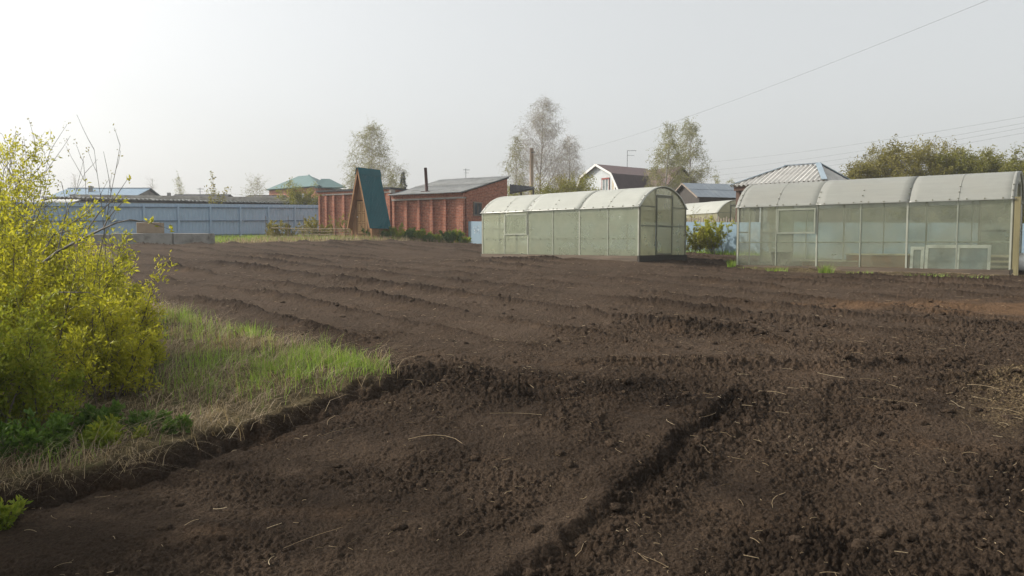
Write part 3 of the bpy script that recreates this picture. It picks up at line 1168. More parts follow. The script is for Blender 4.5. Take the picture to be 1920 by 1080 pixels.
        T = Matrix.Identity(4)
        if door_open:
            T = Matrix.Translation((x + out * .03, a1, 0)) @ Matrix.Rotation(R(-108 * out), 4, 'Z') @ Matrix.Translation((-x - out * .03, -a1, 0))
        xo0, xo1 = sorted((x + out * .02, x + out * .05))
        for (a, b, c, d) in ((a0, a1, zz0, zz0 + .04), (a0, a1, zz1 - .04, zz1), (a0, a1, end_rail - .02, end_rail + .02),
                             (a0, a0 + .035, zz0 + .041, end_rail - .021), (a1 - .035, a1, zz0 + .041, end_rail - .021),
                             (a0, a0 + .035, end_rail + .021, zz1 - .041), (a1 - .035, a1, end_rail + .021, zz1 - .041)):
            box('frame', frd, dr, xo0, xo1, a, b, c, d, T)
        for (c, d) in ((zz0 + .041, end_rail - .021), (end_rail + .021, zz1 - .041)):
            box('pane', end, dr, x + out * .030 - .003, x + out * .030 + .003, a0 + .036, a1 - .036, c, d, T)
    end_wall(L, 1, True)
    end_wall(0, -1, False)
    if corner_post:
        box('corner_post', MAT['post_wood'], g, L + .045, L + .155, -.05, .06, -.05, eave + .02)
    return g, L


gh1, L1 = greenhouse('arched polycarbonate greenhouse with closed door, standing alone in the tilled soil', (-.95, 24.3), (3.42, 20.0), 1.085, 2.3, 1.50, .56, .63,
                     ('poly_side', 'poly_end', 'poly_roof', 'gh_frame', 'gh_frame_dark'))
gh2, L2 = greenhouse('greenhouse with window frames and boards visible inside, nearest the sandy soil', (5.98, 19.6), (10.70, 15.9), .90, 2.5, 1.64, .64, .70,
                     ('poly_clear', 'poly_end', 'poly_roof_grey', 'gh_frame', 'gh_frame_dark'), door_open=True, corner_post=True, vent=(.57, .93), board=.10)
c_far = W(1262, 400, 39.3)
c_near = W(1345, 400, 36.2)
gh3, L3 = greenhouse('low yellowed greenhouse behind the picket fence, beside the black barn', (c_far.x, c_far.y), (c_near.x, c_near.y), 1.48, 2.4, 1.62, .62, .7,
                     ('poly_end', 'poly_end', 'poly_roof', 'gh_frame', 'gh_frame_dark'), bays=4, vent_bay=None, detail=False)


def in_gh2(name, label, cat, x, y, rz=0.0, z=.0):
    o = thing(name, label, cat)
    o.matrix_world = gh2_mat @ Matrix.Translation((x, y, z)) @ Matrix.Rotation(rz, 4, 'Z')
    return o


gh2_mat = Matrix.Translation((5.98, 19.6, .90)) @ Matrix.Rotation(math.atan2(15.9 - 19.6, 10.70 - 5.98), 4, 'Z')
# raised bed of boards
t = in_gh2('raised_bed', 'low orange brown board bed with cream edge inside the greenhouse', 'garden bed', 1.55, .35)
for k, zz in enumerate((0, .135)):
    box('board', MAT['bed_board'], t, 0, 1.3, 0, .035, zz - .05, zz + .08)
    box('board', MAT['bed_board'], t, 0, 1.3, .5, .535, zz - .05, zz + .08)
box('edge_board', MAT['cream_board'], t, -.03, 1.33, -.05, .30, .218, .25)
t = in_gh2('wooden_chest', 'taller brown board box with pale lid inside the greenhouse', 'box', 2.62, .30)
for k in range(3):
    box('board', MAT['bed_board'], t, 0, 1.35, 0, .03, k * .145 - .05, k * .145 + .088)
box('side_board', MAT['bed_board'], t, 0, .03, .032, .5, -.05, .385)
box('side_board', MAT['bed_board'], t, 1.32, 1.35, .032, .5, -.05, .385)
box('back_board', MAT['bed_board'], t, .032, 1.318, .47, .5, -.05, .385)
box('lid', MAT['cream_board'], t, -.02, 1.37, -.03, .53, .388, .42)


def lean_frame(name, label, x0, x1, h, y, mull):
    t = in_gh2(name, label, 'window frame', x0, y)
    w = x1 - x0
    T = Matrix.Rotation(R(-9), 4, 'X')
    MB().box(0, w, -.02, .02, 0, .07, T).build('bottom_rail', MAT['white'], t)
    MB().box(0, w, -.02, .02, h - .07, h, T).build('top_rail', MAT['white'], t)
    for x in [0, w - .06] + mull:
        MB().box(x, x + .06, -.02, .02, .072, h - .072, T).build('stile', MAT['white'], t)
    MB().box(.062, w - .062, -.003, .003, .073, h - .073, T).build('pane', MAT['glass_pale'], t)


lean_frame('window_frame', 'narrow white window frame leaning inside the greenhouse beside the brown box', 4.02, 4.30, .60, .30, [])
lean_frame('window_frame', 'wide white window frame leaning inside the greenhouse', 4.34, 5.62, .64, .22, [.62])
t = in_gh2('plank_stack', 'stack of pale planks inside the greenhouse by the wooden corner post', 'planks', 5.45, .62)
for k in range(4):
    box('plank', MAT['cream_board'], t, 0, .5, 0, .9, .12 * k, .12 * k + .045)
    if k < 3:
        box('spacer', MAT['grey_wood'], t, .02, .48, .08 + .3 * (k % 2), .14 + .3 * (k % 2), .12 * k + .046, .12 * k + .119)
t = in_gh2('plastic_tub', 'dark round tub standing inside the greenhouse behind the vent', 'tub', .95, .55)
MB().tube([(0, 0, -.02), (0, 0, .05), (0, 0, .40), (0, 0, .43)], [.19, .20, .25, .265], 16).build('tub', MAT['rubber'], t, smooth=True)
MB().tube([(0, 0, .432), (0, 0, .45)], [.275, .27], 16).build('rim', MAT['rubber'], t)
# sack at the open door
sk = MB()
rs = random.Random(5)
pr = [(0, .16), (.05, .26), (.14, .29), (.24, .24), (.31, .13), (.36, .07), (.41, .10)]
vs, fs = [], []
for k, (z, r) in enumerate(pr):
    for a in range(12):
        q = 2 * math.pi * a / 12
        rr = r * (1 + rs.uniform(-.14, .14))
        vs.append((rr * math.cos(q) * 1.25, rr * math.sin(q), z + rs.uniform(-.015, .015)))
for k in range(len(pr) - 1):
    for a in range(12):
        b = (a + 1) % 12
        fs.append((k * 12 + a, k * 12 + b, k * 12 + 12 + b, k * 12 + 12 + a))
fs.append(tuple(range(11, -1, -1)))
sk.add(vs, fs)
o = sk.build('sack', MAT['sack'], None, smooth=True)
p = W(1917, 500, 16.9)
o.location = (p.x, p.y, gz(p.x, p.y) + .02)
tag(o, 'crumpled white woven sack standing by the open end of the greenhouse', 'sack')

# ------------------------------------------------------------------ low sky-blue fence along the right boundary
FB0 = Vector((-2.15, 36.55, 0))
FBD = Vector((.67, -.74, 0)).normalized()


def fb_top(y):
    return 2.70 + (y - 37) * .034


tsh = thing('sheet_fence', 'low faded blue sheet metal fence running behind the two greenhouses', 'fence', (FB0.x, FB0.y, 0), math.atan2(FBD.y, FBD.x))
for k in range(15):
    a, b = k * 1.9 + .0, k * 1.9 + 1.885
    ya, yb = FB0.y + FBD.y * a, FB0.y + FBD.y * b
    xa, xb = FB0.x + FBD.x * a, FB0.x + FBD.x * b
    za, zb_ = gz(xa, ya) - .06, gz(xb, yb) - .06
    ta, tb = fb_top(ya) + random.uniform(-.012, .012), fb_top(yb) + random.uniform(-.012, .012)
    MB().prism([(a, 0, za), (b, 0, zb_), (b, 0, tb), (a, 0, ta)], (0, .012, 0)).build('sheet', MAT['lowblue'], tsh)
    MB().box(a - .012, a + .034, .016, .066, za - .2, ta - .04).build('post', MAT['blue_rail'], tsh)
# scratched white scribble on the first sheet
sc = MB()
rs = random.Random(3)
x0, z0 = .42, 2.16
for k in range(5):
    pts = []
    cx, cz, rr = x0 + rs.uniform(0, .42), z0 + rs.uniform(-.16, .16), rs.uniform(.05, .11)
    n = 9
    a0 = rs.uniform(0, 6)
    for i in range(n):
        q = a0 + i / n * rs.uniform(3.5, 6)
        pts.append((cx + rr * math.cos(q), -.004, cz + rr * 1.25 * math.sin(q)))
    sc.tube(pts, .007, 4)
sc.build('scribble', MAT['scribble'], tsh)

# picket fence just behind it
pk0 = W(1255, 420, 30.2)
pk1 = W(1372, 420, 27.6)
pd = Vector((pk1.x - pk0.x, pk1.y - pk0.y, 0))
pl = pd.length
tp = thing('picket_fence', 'row of grey wooden pickets behind the low blue sheet fence', 'fence', (pk0.x, pk0.y, 0), math.atan2(pd.y, pd.x))
z0, z1 = W(1283, 408, pk0.y).z, W(1370, 407, pk1.y).z
for k in range(26):
    x = pl * k / 25
    zt = z0 + (z1 - z0) * k / 25 + random.uniform(-.04, .05)
    zg = 1.25
    MB().prism([(x - .022, 0, zg), (x + .022, 0, zg), (x + .022, 0, zt - .04), (x, 0, zt), (x - .022, 0, zt - .04)], (0, .02, 0)).build('picket', MAT['grey_wood'], tp)
for dz in (.22, .75):
    bar('rail', MAT['grey_wood'], tp, (0, .045, z0 - dz), (pl, .045, z1 - dz), .04, .06)

# ------------------------------------------------------------------ tall blue-grey profiled fence on the left
FA0, FA1 = Vector((-12.0, 46.2, 0)), Vector((-18.9, 38.0, 0))
fd = (FA1 - FA0).normalized()
tf = thing('profiled_fence', 'tall blue grey profiled steel fence with rails behind the concrete blocks', 'fence', (FA0.x, FA0.y, 0), math.atan2(fd.y, fd.x))
span = 1.78
for k in range(14):
    a, b = k * span, (k + 1) * span
    pa, pb = FA0 + fd * a, FA0 + fd * b
    ga, gb = 2.16 - (46.2 - pa.y) * .026, 2.16 - (46.2 - pb.y) * .026
    ta, tb = 3.99 - (46.2 - pa.y) * .043, 3.99 - (46.2 - pb.y) * .043
    n = 9
    vs, fs = [], []
    for i in range(n * 4 + 1):
        q = i / (n * 4)
        w = (0, .018, .018, 0)[i % 4]
        vs += [(a + .003 + (span - .006) * q, w, ga + (gb - ga) * q), (a + .003 + (span - .006) * q, w, ta + (tb - ta) * q)]
    fs = [(2 * i, 2 * i + 2, 2 * i + 3, 2 * i + 1) for i in range(n * 4)]
    MB().add(vs, fs).build('sheet', MAT['blue_sheet'], tf, solid=.003)
    # the camera sees the post side
    MB().box(a - .05, a + .05, .045, .105, ga - .25, ta - .10).build('post', MAT['blue_sheet'], tf)
    for fz in (.03, .47, .885):
        bar('rail', MAT['blue_rail'], tf, (a + .052, .062, ga + (ta - ga) * fz), (b - .052, .062, gb + (tb - gb) * fz), .04, .045)

# ------------------------------------------------------------------ concrete blocks and the tan block on top
yb_ = 30.4
zb0 = W(300, 458, yb_).z
for (pa, pb, h0, lab) in ((128, 206, .42, 'mossy concrete block half hidden by the yellow shrub'), (208, 323, .45, 'long concrete block under the tan block'), (325, 392, .45, 'concrete block at the bare end of the row, beside the blue fence')):
    A, B = W(pa, 458, yb_), W(pb, 458, yb_)
    o = MB().box(0, B.x - A.x, 0, .62, -.25, h0).build('concrete_block', MAT['concrete'], None, bevel=.02)
    o.location = (A.x, yb_, zb0)
    tag(o, lab, 'concrete block', 'concrete blocks in a row')
A, B = W(256, 437, yb_ + .08), W(300, 437, yb_ + .08)
o = MB().box(0, B.x - A.x, 0, .4, 0, .44).build('tan_block', pbr('tan porous block', (.30, .235, .165), (.25, .19, .13), bump=.6, bscale=35), None, bevel=.015)
o.location = (A.x, yb_ + .08, zb0 + .453)
tag(o, 'tan block resting on top of the long concrete block', 'block')

# ------------------------------------------------------------------ brick shed and brick wing
BX = Vector((.866, -.5, 0))
BRZ = math.atan2(BX.y, BX.x)
SH_L, SH_D = 4.47, 4.28
sh = thing('brick_shed', 'red brick shed with lean grey slate roof and rusty stove pipe', 'shed', (-6.27, 38.73, 0), BRZ)
zg, ze, zl = 1.2, 4.08, 3.80
zr = 5.10
# recessed wall behind the pilasters
MB().box(.0, SH_L - .3, .15, .32, zg, zl).build('front_wall', MAT['brick'], sh)
MB().box(-.02, SH_L, .0, .30, zl + .085, ze).build('top_band', MAT['brick'], sh)
MB().box(.0, SH_L - .02, -.025, .30, zl + .003, zl + .082).build('lintel', MAT['concrete_pale'], sh)
for k in range(6):
    x = .02 + k * (SH_L - .40) / 5
    w = .15 if k < 5 else .38
    MB().box(x, x + w - .002, -.012 if k == 5 else .0, .148, zg, zl).build('pilaster', MAT['brick'], sh)
MB().prism([(SH_L, .302, zg), (SH_L, SH_D, zg), (SH_L, SH_D, zr), (SH_L, .302, ze + .05)], (-.25, 0, 0)).build('end_wall', MAT['brick'], sh)
MB().prism([(0, .302, zg), (0, SH_D, zg), (0, SH_D, zr), (0, .302, ze + .05)], (.25, 0, 0)).build('end_wall', MAT['brick'], sh)
MB().box(.255, SH_L - .255, SH_D - .25, SH_D - .01, zg, zr - .05).build('back_wall', MAT['brick'], sh)
MB().box(SH_L - .25, SH_L + .018, .0, .30, ze - .0 - .10, ze - .002).build('corner_stone', MAT['brick'], sh)
# dark soldier course under the eave end
MB().box(SH_L + .002, SH_L + .02, .5, SH_D - .02, ze - .09, ze - .01).build('band_course', MAT['brick'], sh)
slope = Vector((0, SH_D + .45, (zr - ze) * (SH_D + .45) / SH_D))
e0 = Vector((-.10, -.26, ze + .065 - .26 * (zr - ze) / SH_D))
ncol = 4
for r_ in range(2):
    for c_ in range(ncol):
        a = e0 + Vector((c_ * (SH_L + .16) / ncol, 0, 0)) + slope * (.49 * r_) + Vector((0, 0, .014 * r_ + .006 * (c_ % 2)))
        b = a + Vector(((SH_L + .16) / ncol + .05, random.uniform(-.01, .01), random.uniform(-.008, .008)))
        MB().corr(a, b, slope * .52, period=.15, amp=.024, rows=2, sag=.02).build('roof_sheet', MAT['slate'], sh, smooth=True, solid=.009)
bar('verge_board', MAT['tar'], sh, (SH_L + .035, -.2, ze + .005), (SH_L + .035, SH_D + .1, zr + .04), .03, .07)
# window in the gable end
wd = thing('window', None, None)
wd.parent = sh
y0, y1, z0, z1 = .95, 1.62, 3.04, 3.62
for (a, b, c, d) in ((y0, y1, z0 - .06, z0), (y0, y1, z1, z1 + .06), (y0 - .06, y0, z0 - .06, z1 + .06), (y1, y1 + .06, z0 - .06, z1 + .06), ((y0 + y1) / 2 - .018, (y0 + y1) / 2 + .018, z0 + .002, z1 - .002)):
    box('frame', MAT['grey_wood'], wd, SH_L + .003, SH_L + .045, a, b, c, d)
for (a, b) in ((y0 + .002, (y0 + y1) / 2 - .02), ((y0 + y1) / 2 + .02, y1 - .002)):
    box('pane', MAT['glass'], wd, SH_L + .004, SH_L + .02, a, b, z0 + .002, z1 - .002)
# stove pipe
MB().tube([(1.93, .45, 4.1), (1.92, .45, 4.6), (1.86, .45, 5.46)], [.085, .085, .08], 10).build('stove_pipe', MAT['rust_pipe'], sh, smooth=True)
MB().box(1.70, 2.18, .25, .72, 4.225, 4.255).build('pipe_flashing', MAT['rust_pipe'], sh)
# lean-to canopy at the back
cn = thing('canopy', 'dark corrugated lean-to canopy on posts behind the brick shed', 'canopy', (0, 0, 0))
q = [W(956, 345.5, 41.0), W(1002, 350, 46), W(1001, 352.5, 44.8), W(956, 362, 40.3)]
n = 30
vs = []
for i in range(n + 1):
    t = i / n
    w = Vector((0, 0, .03 * math.sin(i * math.pi / 1.5)))
    vs += [q[3].lerp(q[2], t) + w * .3, q[0].lerp(q[1], t) + w]
MB().add(vs, [(2 * i, 2 * i + 2, 2 * i + 3, 2 * i + 1) for i in range(n)]).build('roof_sheet', MAT['tar'], cn, solid=.01)
for (px, py, d) in ((1000, 352, 45.2), (977, 355, 42.6)):
    p = W(px, py, d)
    MB().box(p.x - .05, p.x + .05, p.y - .05, p.y + .05, 1.4, p.z).build('post', MAT['black_wood'], cn)
bar('beam', MAT['black_wood'], cn, W(957, 362, 40.5), W(1001, 354, 45.2), .08, .1)

wg = thing('brick_outbuilding', 'taller red brick outbuilding with flat tarred roof between blue fence and outhouse', 'building', (-10.75, 41.32, 0), BRZ)
WL = 5.05
zt, zl2 = 4.42, 4.24
MB().box(0, WL, .12, .30, 1.3, zl2).build('front_wall', MAT['brick'], wg)
MB().box(-.04, WL + .0, .0, .30, zl2 + .075, zt).build('top_band', MAT['brick'], wg)
MB().box(.30, WL - .02, -.02, .30, zl2 + .002, zl2 + .073).build('lintel', MAT['concrete_pale'], wg)
for x, w in ((-.02, .10), (.46, .13), (1.02, .14), (1.75, .14), (2.5, .14), (3.25, .14), (4.0, .14), (4.78, .27)):
    MB().box(x, x + w, .0, .118, 1.3, zl2).build('pilaster', MAT['brick'], wg)
MB().box(0, .25, .302, 3.2, 1.3, zt).build('end_wall', MAT['brick'], wg)
MB().box(WL - .25, WL, .302, 3.2, 1.3, zt).build('end_wall', MAT['brick'], wg)
MB().box(.252, WL - .252, 3.0, 3.2, 1.3, zt).build('back_wall', MAT['brick'], wg)
MB().box(-.10, WL + .08, -.08, 3.35, zt + .004, zt + .10).build('roof', MAT['tar'], wg)
MB().box(WL + .002, WL + .12, -.05, .32, zl2 - .02, zl2 + .16).build('beam_end', MAT['concrete_pale'], wg)

# ------------------------------------------------------------------ A-frame outhouse
OX = Vector((.85, -.527, 0))
oh = thing('outhouse', 'narrow A-frame wooden outhouse with steep teal metal roof', 'outhouse', (-7.50, 34.85, 1.80), math.atan2(OX.y, OX.x))
w_, dpt, apex, ev = 1.25, 1.10, 3.22, .56
MB().box(-.02, w_ + .02, -.02, dpt + .02, -.25, -.0).build('plinth', MAT['concrete'], oh)
# front: boards left and right of the door plus gable
hx = lambda z: (w_ / 2) * (apex - z) / (apex - ev)
dx0, dx1, dz1 = .32, .96, 1.80


def gable(y, t, nm, hole):
    def slab(poly, nn):
        MB().prism([(x, y, z) for x, z in poly], (0, t, 0)).build(nn, MAT['plywood'], oh)
    c = w_ / 2
    if not hole:
        slab([(0, .003), (w_, .003), (w_, ev), (c, apex - .06), (0, ev)], nm)
        return
    slab([(0, .003), (dx0 - .03, .003), (dx0 - .03, dz1), (c - hx(dz1) + .0, dz1), (0, ev)], nm)
    slab([(dx1 + .03, .003), (w_, .003), (w_, ev), (min(w_, c + hx(1.5)), 1.5), (dx1 + .03, 1.5)], nm)
    slab([(c - hx(dz1 + .003), dz1 + .003), (c + hx(dz1 + .003), dz1 + .003), (c, apex - .06)], nm)
    slab([(dx0 - .03, .003), (dx1 + .03, .003), (dx1 + .03, .19), (dx0 - .03, .19)], nm)


gable(0, .03, 'front_board', True)
gable(dpt - .03, .03, 'back_board', False)
MB().box(w_ - .03, w_, .032, dpt - .032, .003, ev).build('side_wall', MAT['plywood'], oh)
MB().box(0, .03, .032, dpt - .032, .003, ev).build('side_wall', MAT['plywood'], oh)
for (x, y) in ((-.02, -.045), (w_ - .05, -.045), (w_ + .0, dpt - .05)):
    MB().box(x, x + .07, y, y + .042, -.02, ev - .02).build('corner_post', MAT['plywood'], oh)
dr = thing('door', None, None)
dr.parent = oh
for (a, b, c, d) in ((dx0 - .03, dx0 + .02, .20, dz1), (dx1 - .02, dx1 + .03, .20, dz1 - .28), (dx0 + .021, dx1 - .021, .20, .25)):
    box('frame', MAT['door_dark'], dr, a, b, -.03, -.002, c, d)
box('leaf', MAT['door_wood'], dr, dx0 + .022, dx1 - .022, -.020, .01, .252, dz1 - .05)
pw = (dx1 - dx0 - .044 - .09 * 3) / 2
for cx in (dx0 + .022 + .07, dx0 + .022 + .11 + pw + .04):
    for (za, zb_) in ((.33, .72), (.80, 1.18), (1.26, 1.66)):
        MB().box(cx - .012, cx + pw + .012, -.027, -.021, za - .012, zb_ + .012).build('moulding', MAT['door_dark'], dr)
        MB().box(cx + .012, cx + pw - .012, -.036, -.028, za + .012, zb_ - .012).build('panel', MAT['door_wood'], dr)
MB().tube([(dx0 + .05, -.022, 1.02), (dx0 + .05, -.06, 1.02)], .022, 8).build('handle', MAT['white'], dr)
MB().prism([(w_ / 2 - .10, -.004, 2.32), (w_ / 2 + .08, -.004, 2.32), (w_ / 2 - .01, -.004, 2.55)], (0, .002, 0)).build('vent_shade_patch', MAT['tar'], oh)  # dark sheet on the gable, painted stand-in for the shade inside a vent hole
# roof
c = w_ / 2
yf, yb2 = -.28, dpt + .10
for sgn in (1, -1):
    ex, ez = c + sgn * (w_ / 2 + .075), ev - .09
    top = Vector((c + sgn * .0, 0, apex + .02))
    eav = Vector((ex, 0, ez))
    up = top - eav
    nrm = Vector((up.z * sgn, 0, -up.x * sgn)).normalized()
    L_ = yb2 - yf
    n = 14
    vs, fs = [], []
    for i in range(n * 4 + 1):
        qq = i / (n * 4)
        wv = (0, .014, .014, 0)[i % 4]
        for k in (0, .5, 1):
            vs.append(eav + up * k + nrm * (.03 + wv) + Vector((0, yf + L_ * qq, 0)))
    for i in range(n * 4):
        for k in (0, 1):
            f = (3 * i + k, 3 * i + 3 + k, 3 * i + 4 + k, 3 * i + 1 + k)
            fs.append(f if sgn < 0 else tuple(reversed(f)))
    MB().add(vs, fs).build('roof_sheet', MAT['teal'], oh, solid=.004)
    MB().prism([eav + Vector((0, yf + .03, 0)), top + Vector((0, yf + .03, 0)), top + nrm * .022 + Vector((0, yf + .03, 0)), eav + nrm * .022 + Vector((0, yf + .03, 0))], (0, L_ - .06, 0)).build('roof_boarding', MAT['plywood'], oh)
    d0 = up.normalized()
    MB().prism([eav + Vector((0, yf, 0)) + d0 * .02 - nrm * .05, top + Vector((0, yf, 0)) - d0 * .25 - nrm * .05, top + Vector((0, yf, 0)) - d0 * .05 + nrm * .02, eav + Vector((0, yf, 0)) + nrm * .02], (0, .026, 0)).build('barge_board', MAT['plywood'], oh)
    MB().prism([top + nrm * .062 + d0 * .03, top + nrm * .062 - d0 * .30, top + nrm * .066 - d0 * .30, top + nrm * .066 + d0 * .03], (0, L_ + .04, 0)).build('ridge_cap', MAT['teal'], oh).location = (0, yf - .02, 0)

# ------------------------------------------------------------------ long low shed behind the left fence
A, B = W(70, 369.0, 45.5), W(604, 374, 49.5)
lz = A.z
dv = Vector((B.x - A.x, B.y - A.y, 0))
ls = thing('long_shed', 'long low shed with bleached corrugated roof edge behind the blue fence', 'shed', (A.x, A.y, 0), math.atan2(dv.y, dv.x))
LL = dv.length
MB().box(0.15, LL - .1, .45, .65, 1.5, lz - .06).build('front_wall', pbr('grey green plaster', (.24, .25, .23), (.19, .20, .18), dirt=(.13, .13, .12)), ls)
MB().box(0.15, LL - .1, 5.3, 5.5, 1.5, lz + .5).build('back_wall', MAT['concrete'], ls)
nsh = 16
for k in range(nsh):
    zz = lz - .012 * k + random.uniform(-.012, .012)
    MB().corr((LL * k / nsh, 0, zz), (LL * (k + 1) / nsh + .06, 0, zz), (0, 5.6, .22), period=.24, amp=.045, rows=1).build('roof_sheet', MAT['slate_white'], ls, smooth=True, solid=.012)
bar('fascia', MAT['tar'], ls, (.1, .35, lz - .16), (LL, .35, lz - .26), .04, .09)
# small lean roof behind the shrub
A, B = W(72, 380, 41.5), W(132, 381, 41.8)
sm = thing('small_lean_shed', 'small shed with pale sloping roof in front of the long shed', 'shed', (A.x, A.y, 0), 0)
MB().corr((0, 0, A.z), (B.x - A.x, .2, B.z), (-.5, 2.0, .30), period=.2, amp=.02).build('roof_sheet', MAT['slate_white'], sm, smooth=True, solid=.02)
MB().box(.1, B.x - A.x - .2, .25, 1.9, 1.5, A.z - .05).build('walls', MAT['grey_wood'], sm)


def gable_roof_far(name, label, pxs, d, depth, mat, wallm, chimney=None, wall_z=None):
    """far low building of which the roof plane shows: pxs = (left, right, ridge y, eave y)"""
    l, r, yt, ye = pxs
    A, B = W(l, ye, d), W(r, ye, d)
    T = W(l, yt, d + depth)
    t = thing(name, label, 'shed', (A.x, d, 0))
    L_ = B.x - A.x
    hz = T.z
    up = Vector((0, depth, hz - A.z))
    n = max(2, int(L_ / 1.1))
    for k in range(n):
        MB().corr((L_ * k / n, 0, A.z), (L_ * (k + 1) / n + .01, 0, A.z), up, period=.3, amp=.012, sub=4).build('roof_sheet', MAT[mat], t, solid=.02)
    MB().corr((L_, 2 * depth, A.z), (0, 2 * depth, A.z), Vector((0, -depth, hz - A.z)), period=.5, amp=.01, sub=4).build('roof_back', MAT[mat], t, solid=.02)
    for x in (.25, L_ - .45):
        MB().prism([(x, .3, 1.6), (x, 2 * depth - .3, 1.6), (x, 2 * depth - .3, A.z), (x, depth, hz - .1), (x, .3, A.z)], (.2, 0, 0)).build('gable_wall', MAT[wallm], t)
    MB().box(.452, L_ - .452, .3, .5, 1.6, A.z - .02).build('front_wall', MAT[wallm], t)
    bar('ridge_cap', MAT['white'] if mat == 'blue_roof' else MAT['tar'], t, (0, depth, hz + .03), (L_, depth, hz + .03), .25, .04)
    if chimney:
        p = W(chimney, yt - 4, d + depth * .7)
        MB().box(p.x - A.x - .12, p.x - A.x + .12, depth * .6, depth * .6 + .25, A.z, p.z).build('chimney', MAT['concrete'], t)
    return t


gable_roof_far('metal_roof_building', 'building with wide dull blue metal roof behind the long shed', (84, 248, 353, 371), 60, 3.2, 'blue_roof', 'concrete', 172)
gable_roof_far('dark_roof_building', 'low building with dark roof and small chimney behind the long shed', (304, 412, 365.5, 372), 64, 2.5, 'tar', 'concrete', 318)
gable_roof_far('dark_roof_building', 'narrow low building with dark roof close to the green roofed house', (448, 520, 367, 372.5), 66, 2.5, 'tar', 'concrete', None)

# ------------------------------------------------------------------ brick house with green hip roof
d = 76
gh = thing('brick_house', 'brick house with sea green hipped metal roof', 'house', (0, 0, 0))
E = [W(499, 358, d), W(598, 352.5, d - 5), W(652, 352, d + 3), W(560, 356, d + 9)]
ez = W(550, 356, d).z
for p in E:
    p.z = ez
r0, r1 = W(560, 331, d + 1.2), W(579, 329.3, d + .3)
r1.z = r0.z = W(578, 329.3, d + .3).z
k0 = W(604, 335.7, d + 2.0)
MB().add([E[0], E[1], r1, r0], [(0, 1, 2, 3)]).build('roof_slope', MAT['teal_far'], gh, solid=.08)
MB().add([E[1], E[2], r1], [(0, 1, 2)]).build('roof_slope', MAT['teal_far'], gh, solid=.08)
MB().add([E[2], E[3], r0, r1], [(0, 1, 2, 3)]).build('roof_slope', MAT['teal_far'], gh, solid=.08)
MB().add([E[3], E[0], r0], [(0, 1, 2)]).build('roof_slope', MAT['teal_far'], gh, solid=.08)
bar('hip_cap', MAT['teal_far'], gh, E[1] + Vector((0, 0, .08)), r1 + Vector((0, 0, .08)), .16, .05)
# lower wing of the roof to the right
a, b, cc = W(602, 336, d - 1.5), W(618, 336, d - .5), W(650, 351, d - 1)
fl, fr2 = W(590, 352, d - 5.2), W(650, 352, d - 2.6)
MB().add([fl, fr2, b, a], [(0, 1, 2, 3)]).build('roof_wing', MAT['teal_far'], gh, solid=.08)
MB().add([fr2, W(648, 352, d + 4), W(616, 337, d + 4), b], [(0, 1, 2, 3)]).build('roof_wing', MAT['teal_far'], gh, solid=.08)
ins = .93
ctr = (E[0] + E[1] + E[2] + E[3]) / 4
I = [ctr + (p - ctr) * ins for p in E]
for i in range(4):
    p, q = I[i].copy(), I[(i + 1) % 4].copy()
    dd = (q - p).normalized()
    MB().prism([Vector((p.x, p.y, 2.0)), Vector((q.x, q.y, 2.0)), Vector((q.x, q.y, ez - .05)), Vector((p.x, p.y, ez - .05))], Vector((-dd.y, dd.x, 0)) * .3).build('wall', MAT['brick'], gh)
nn = Vector((I[1].x - I[0].x, I[1].y - I[0].y, 0)).normalized()
nout = Vector((nn.y, -nn.x, 0))
for s in (.22, .62):
    p = I[0].lerp(I[1], s)
    wn_ = thing('window', None, None)
    wn_.parent = gh
    Mw = Matrix.Translation((p.x, p.y, ez - 1.25)) @ Matrix.Rotation(math.atan2(nn.y, nn.x), 4, 'Z')
    box('frame', MAT['white'], wn_, -.06, .86, -.05, -.003, -.56, .66, Mw)
    box('pane', MAT['glass_pale'], wn_, .0, .38, -.065, -.052, -.5, .6, Mw)
    box('pane', MAT['glass_pale'], wn_, .42, .80, -.065, -.052, -.5, .6, Mw)
    box('sill', MAT['white'], wn_, -.1, .9, -.12, -.051, -.62, -.563, Mw)

# ------------------------------------------------------------------ white house with brown mansard roof
hx0 = W(1121, 308, 60)
hd = Vector((.80, .60, 0)).normalized()          # ridge direction, away to the right
hw = thing('mansard_house', 'white house with brown mansard roof and red framed attic window', 'house', (hx0.x, hx0.y, 0), math.atan2(hd.y, hd.x))
hz = hx0.z
# local: x along ridge (into depth), y across (left positive)
Lh = 5.6
prof = [(2.9, hz - 2.7), (1.75, hz - .85), (0, hz), (-1.75, hz - .85), (-2.9, hz - 2.75)]


def roof_quad(nm, mat, a, b, x0, x1):
    MB().prism([(x0, a[0], a[1]), (x0, b[0], b[1]), (x0, b[0], b[1] - .07), (x0, a[0], a[1] - .07)], (x1 - x0, 0, 0)).build(nm, MAT[mat], hw)


roof_quad('upper_slope', 'brown_roof_top', prof[2], prof[3], -.25, Lh)
roof_quad('lower_slope', 'brown_roof', prof[3], prof[4], -.25, Lh)
roof_quad('upper_slope', 'brown_roof_top', prof[1], prof[2], -.25, Lh)
roof_quad('lower_slope', 'brown_roof', prof[0], prof[1], -.25, Lh)
MB().prism([(0, y * .97, z - .09) for y, z in prof] + [(0, -2.75, 2), (0, 2.75, 2)], (.2, 0, 0)).build('gable_wall', MAT['white_wall'], hw)
MB().prism([(-.012, -1.62, hz - 1.1), (-.012, -2.7, hz - 2.75), (-.012, -1.62, hz - 2.75)], (.01, 0, 0)).build('beige_infill', MAT['beige_wall'], hw)
MB().box(.2, Lh, -2.75, -2.55, 2, hz - 2.75).build('side_wall', MAT['white_wall'], hw)
MB().box(.2, Lh, 2.55, 2.75, 2, hz - 2.75).build('side_wall', MAT['white_wall'], hw)
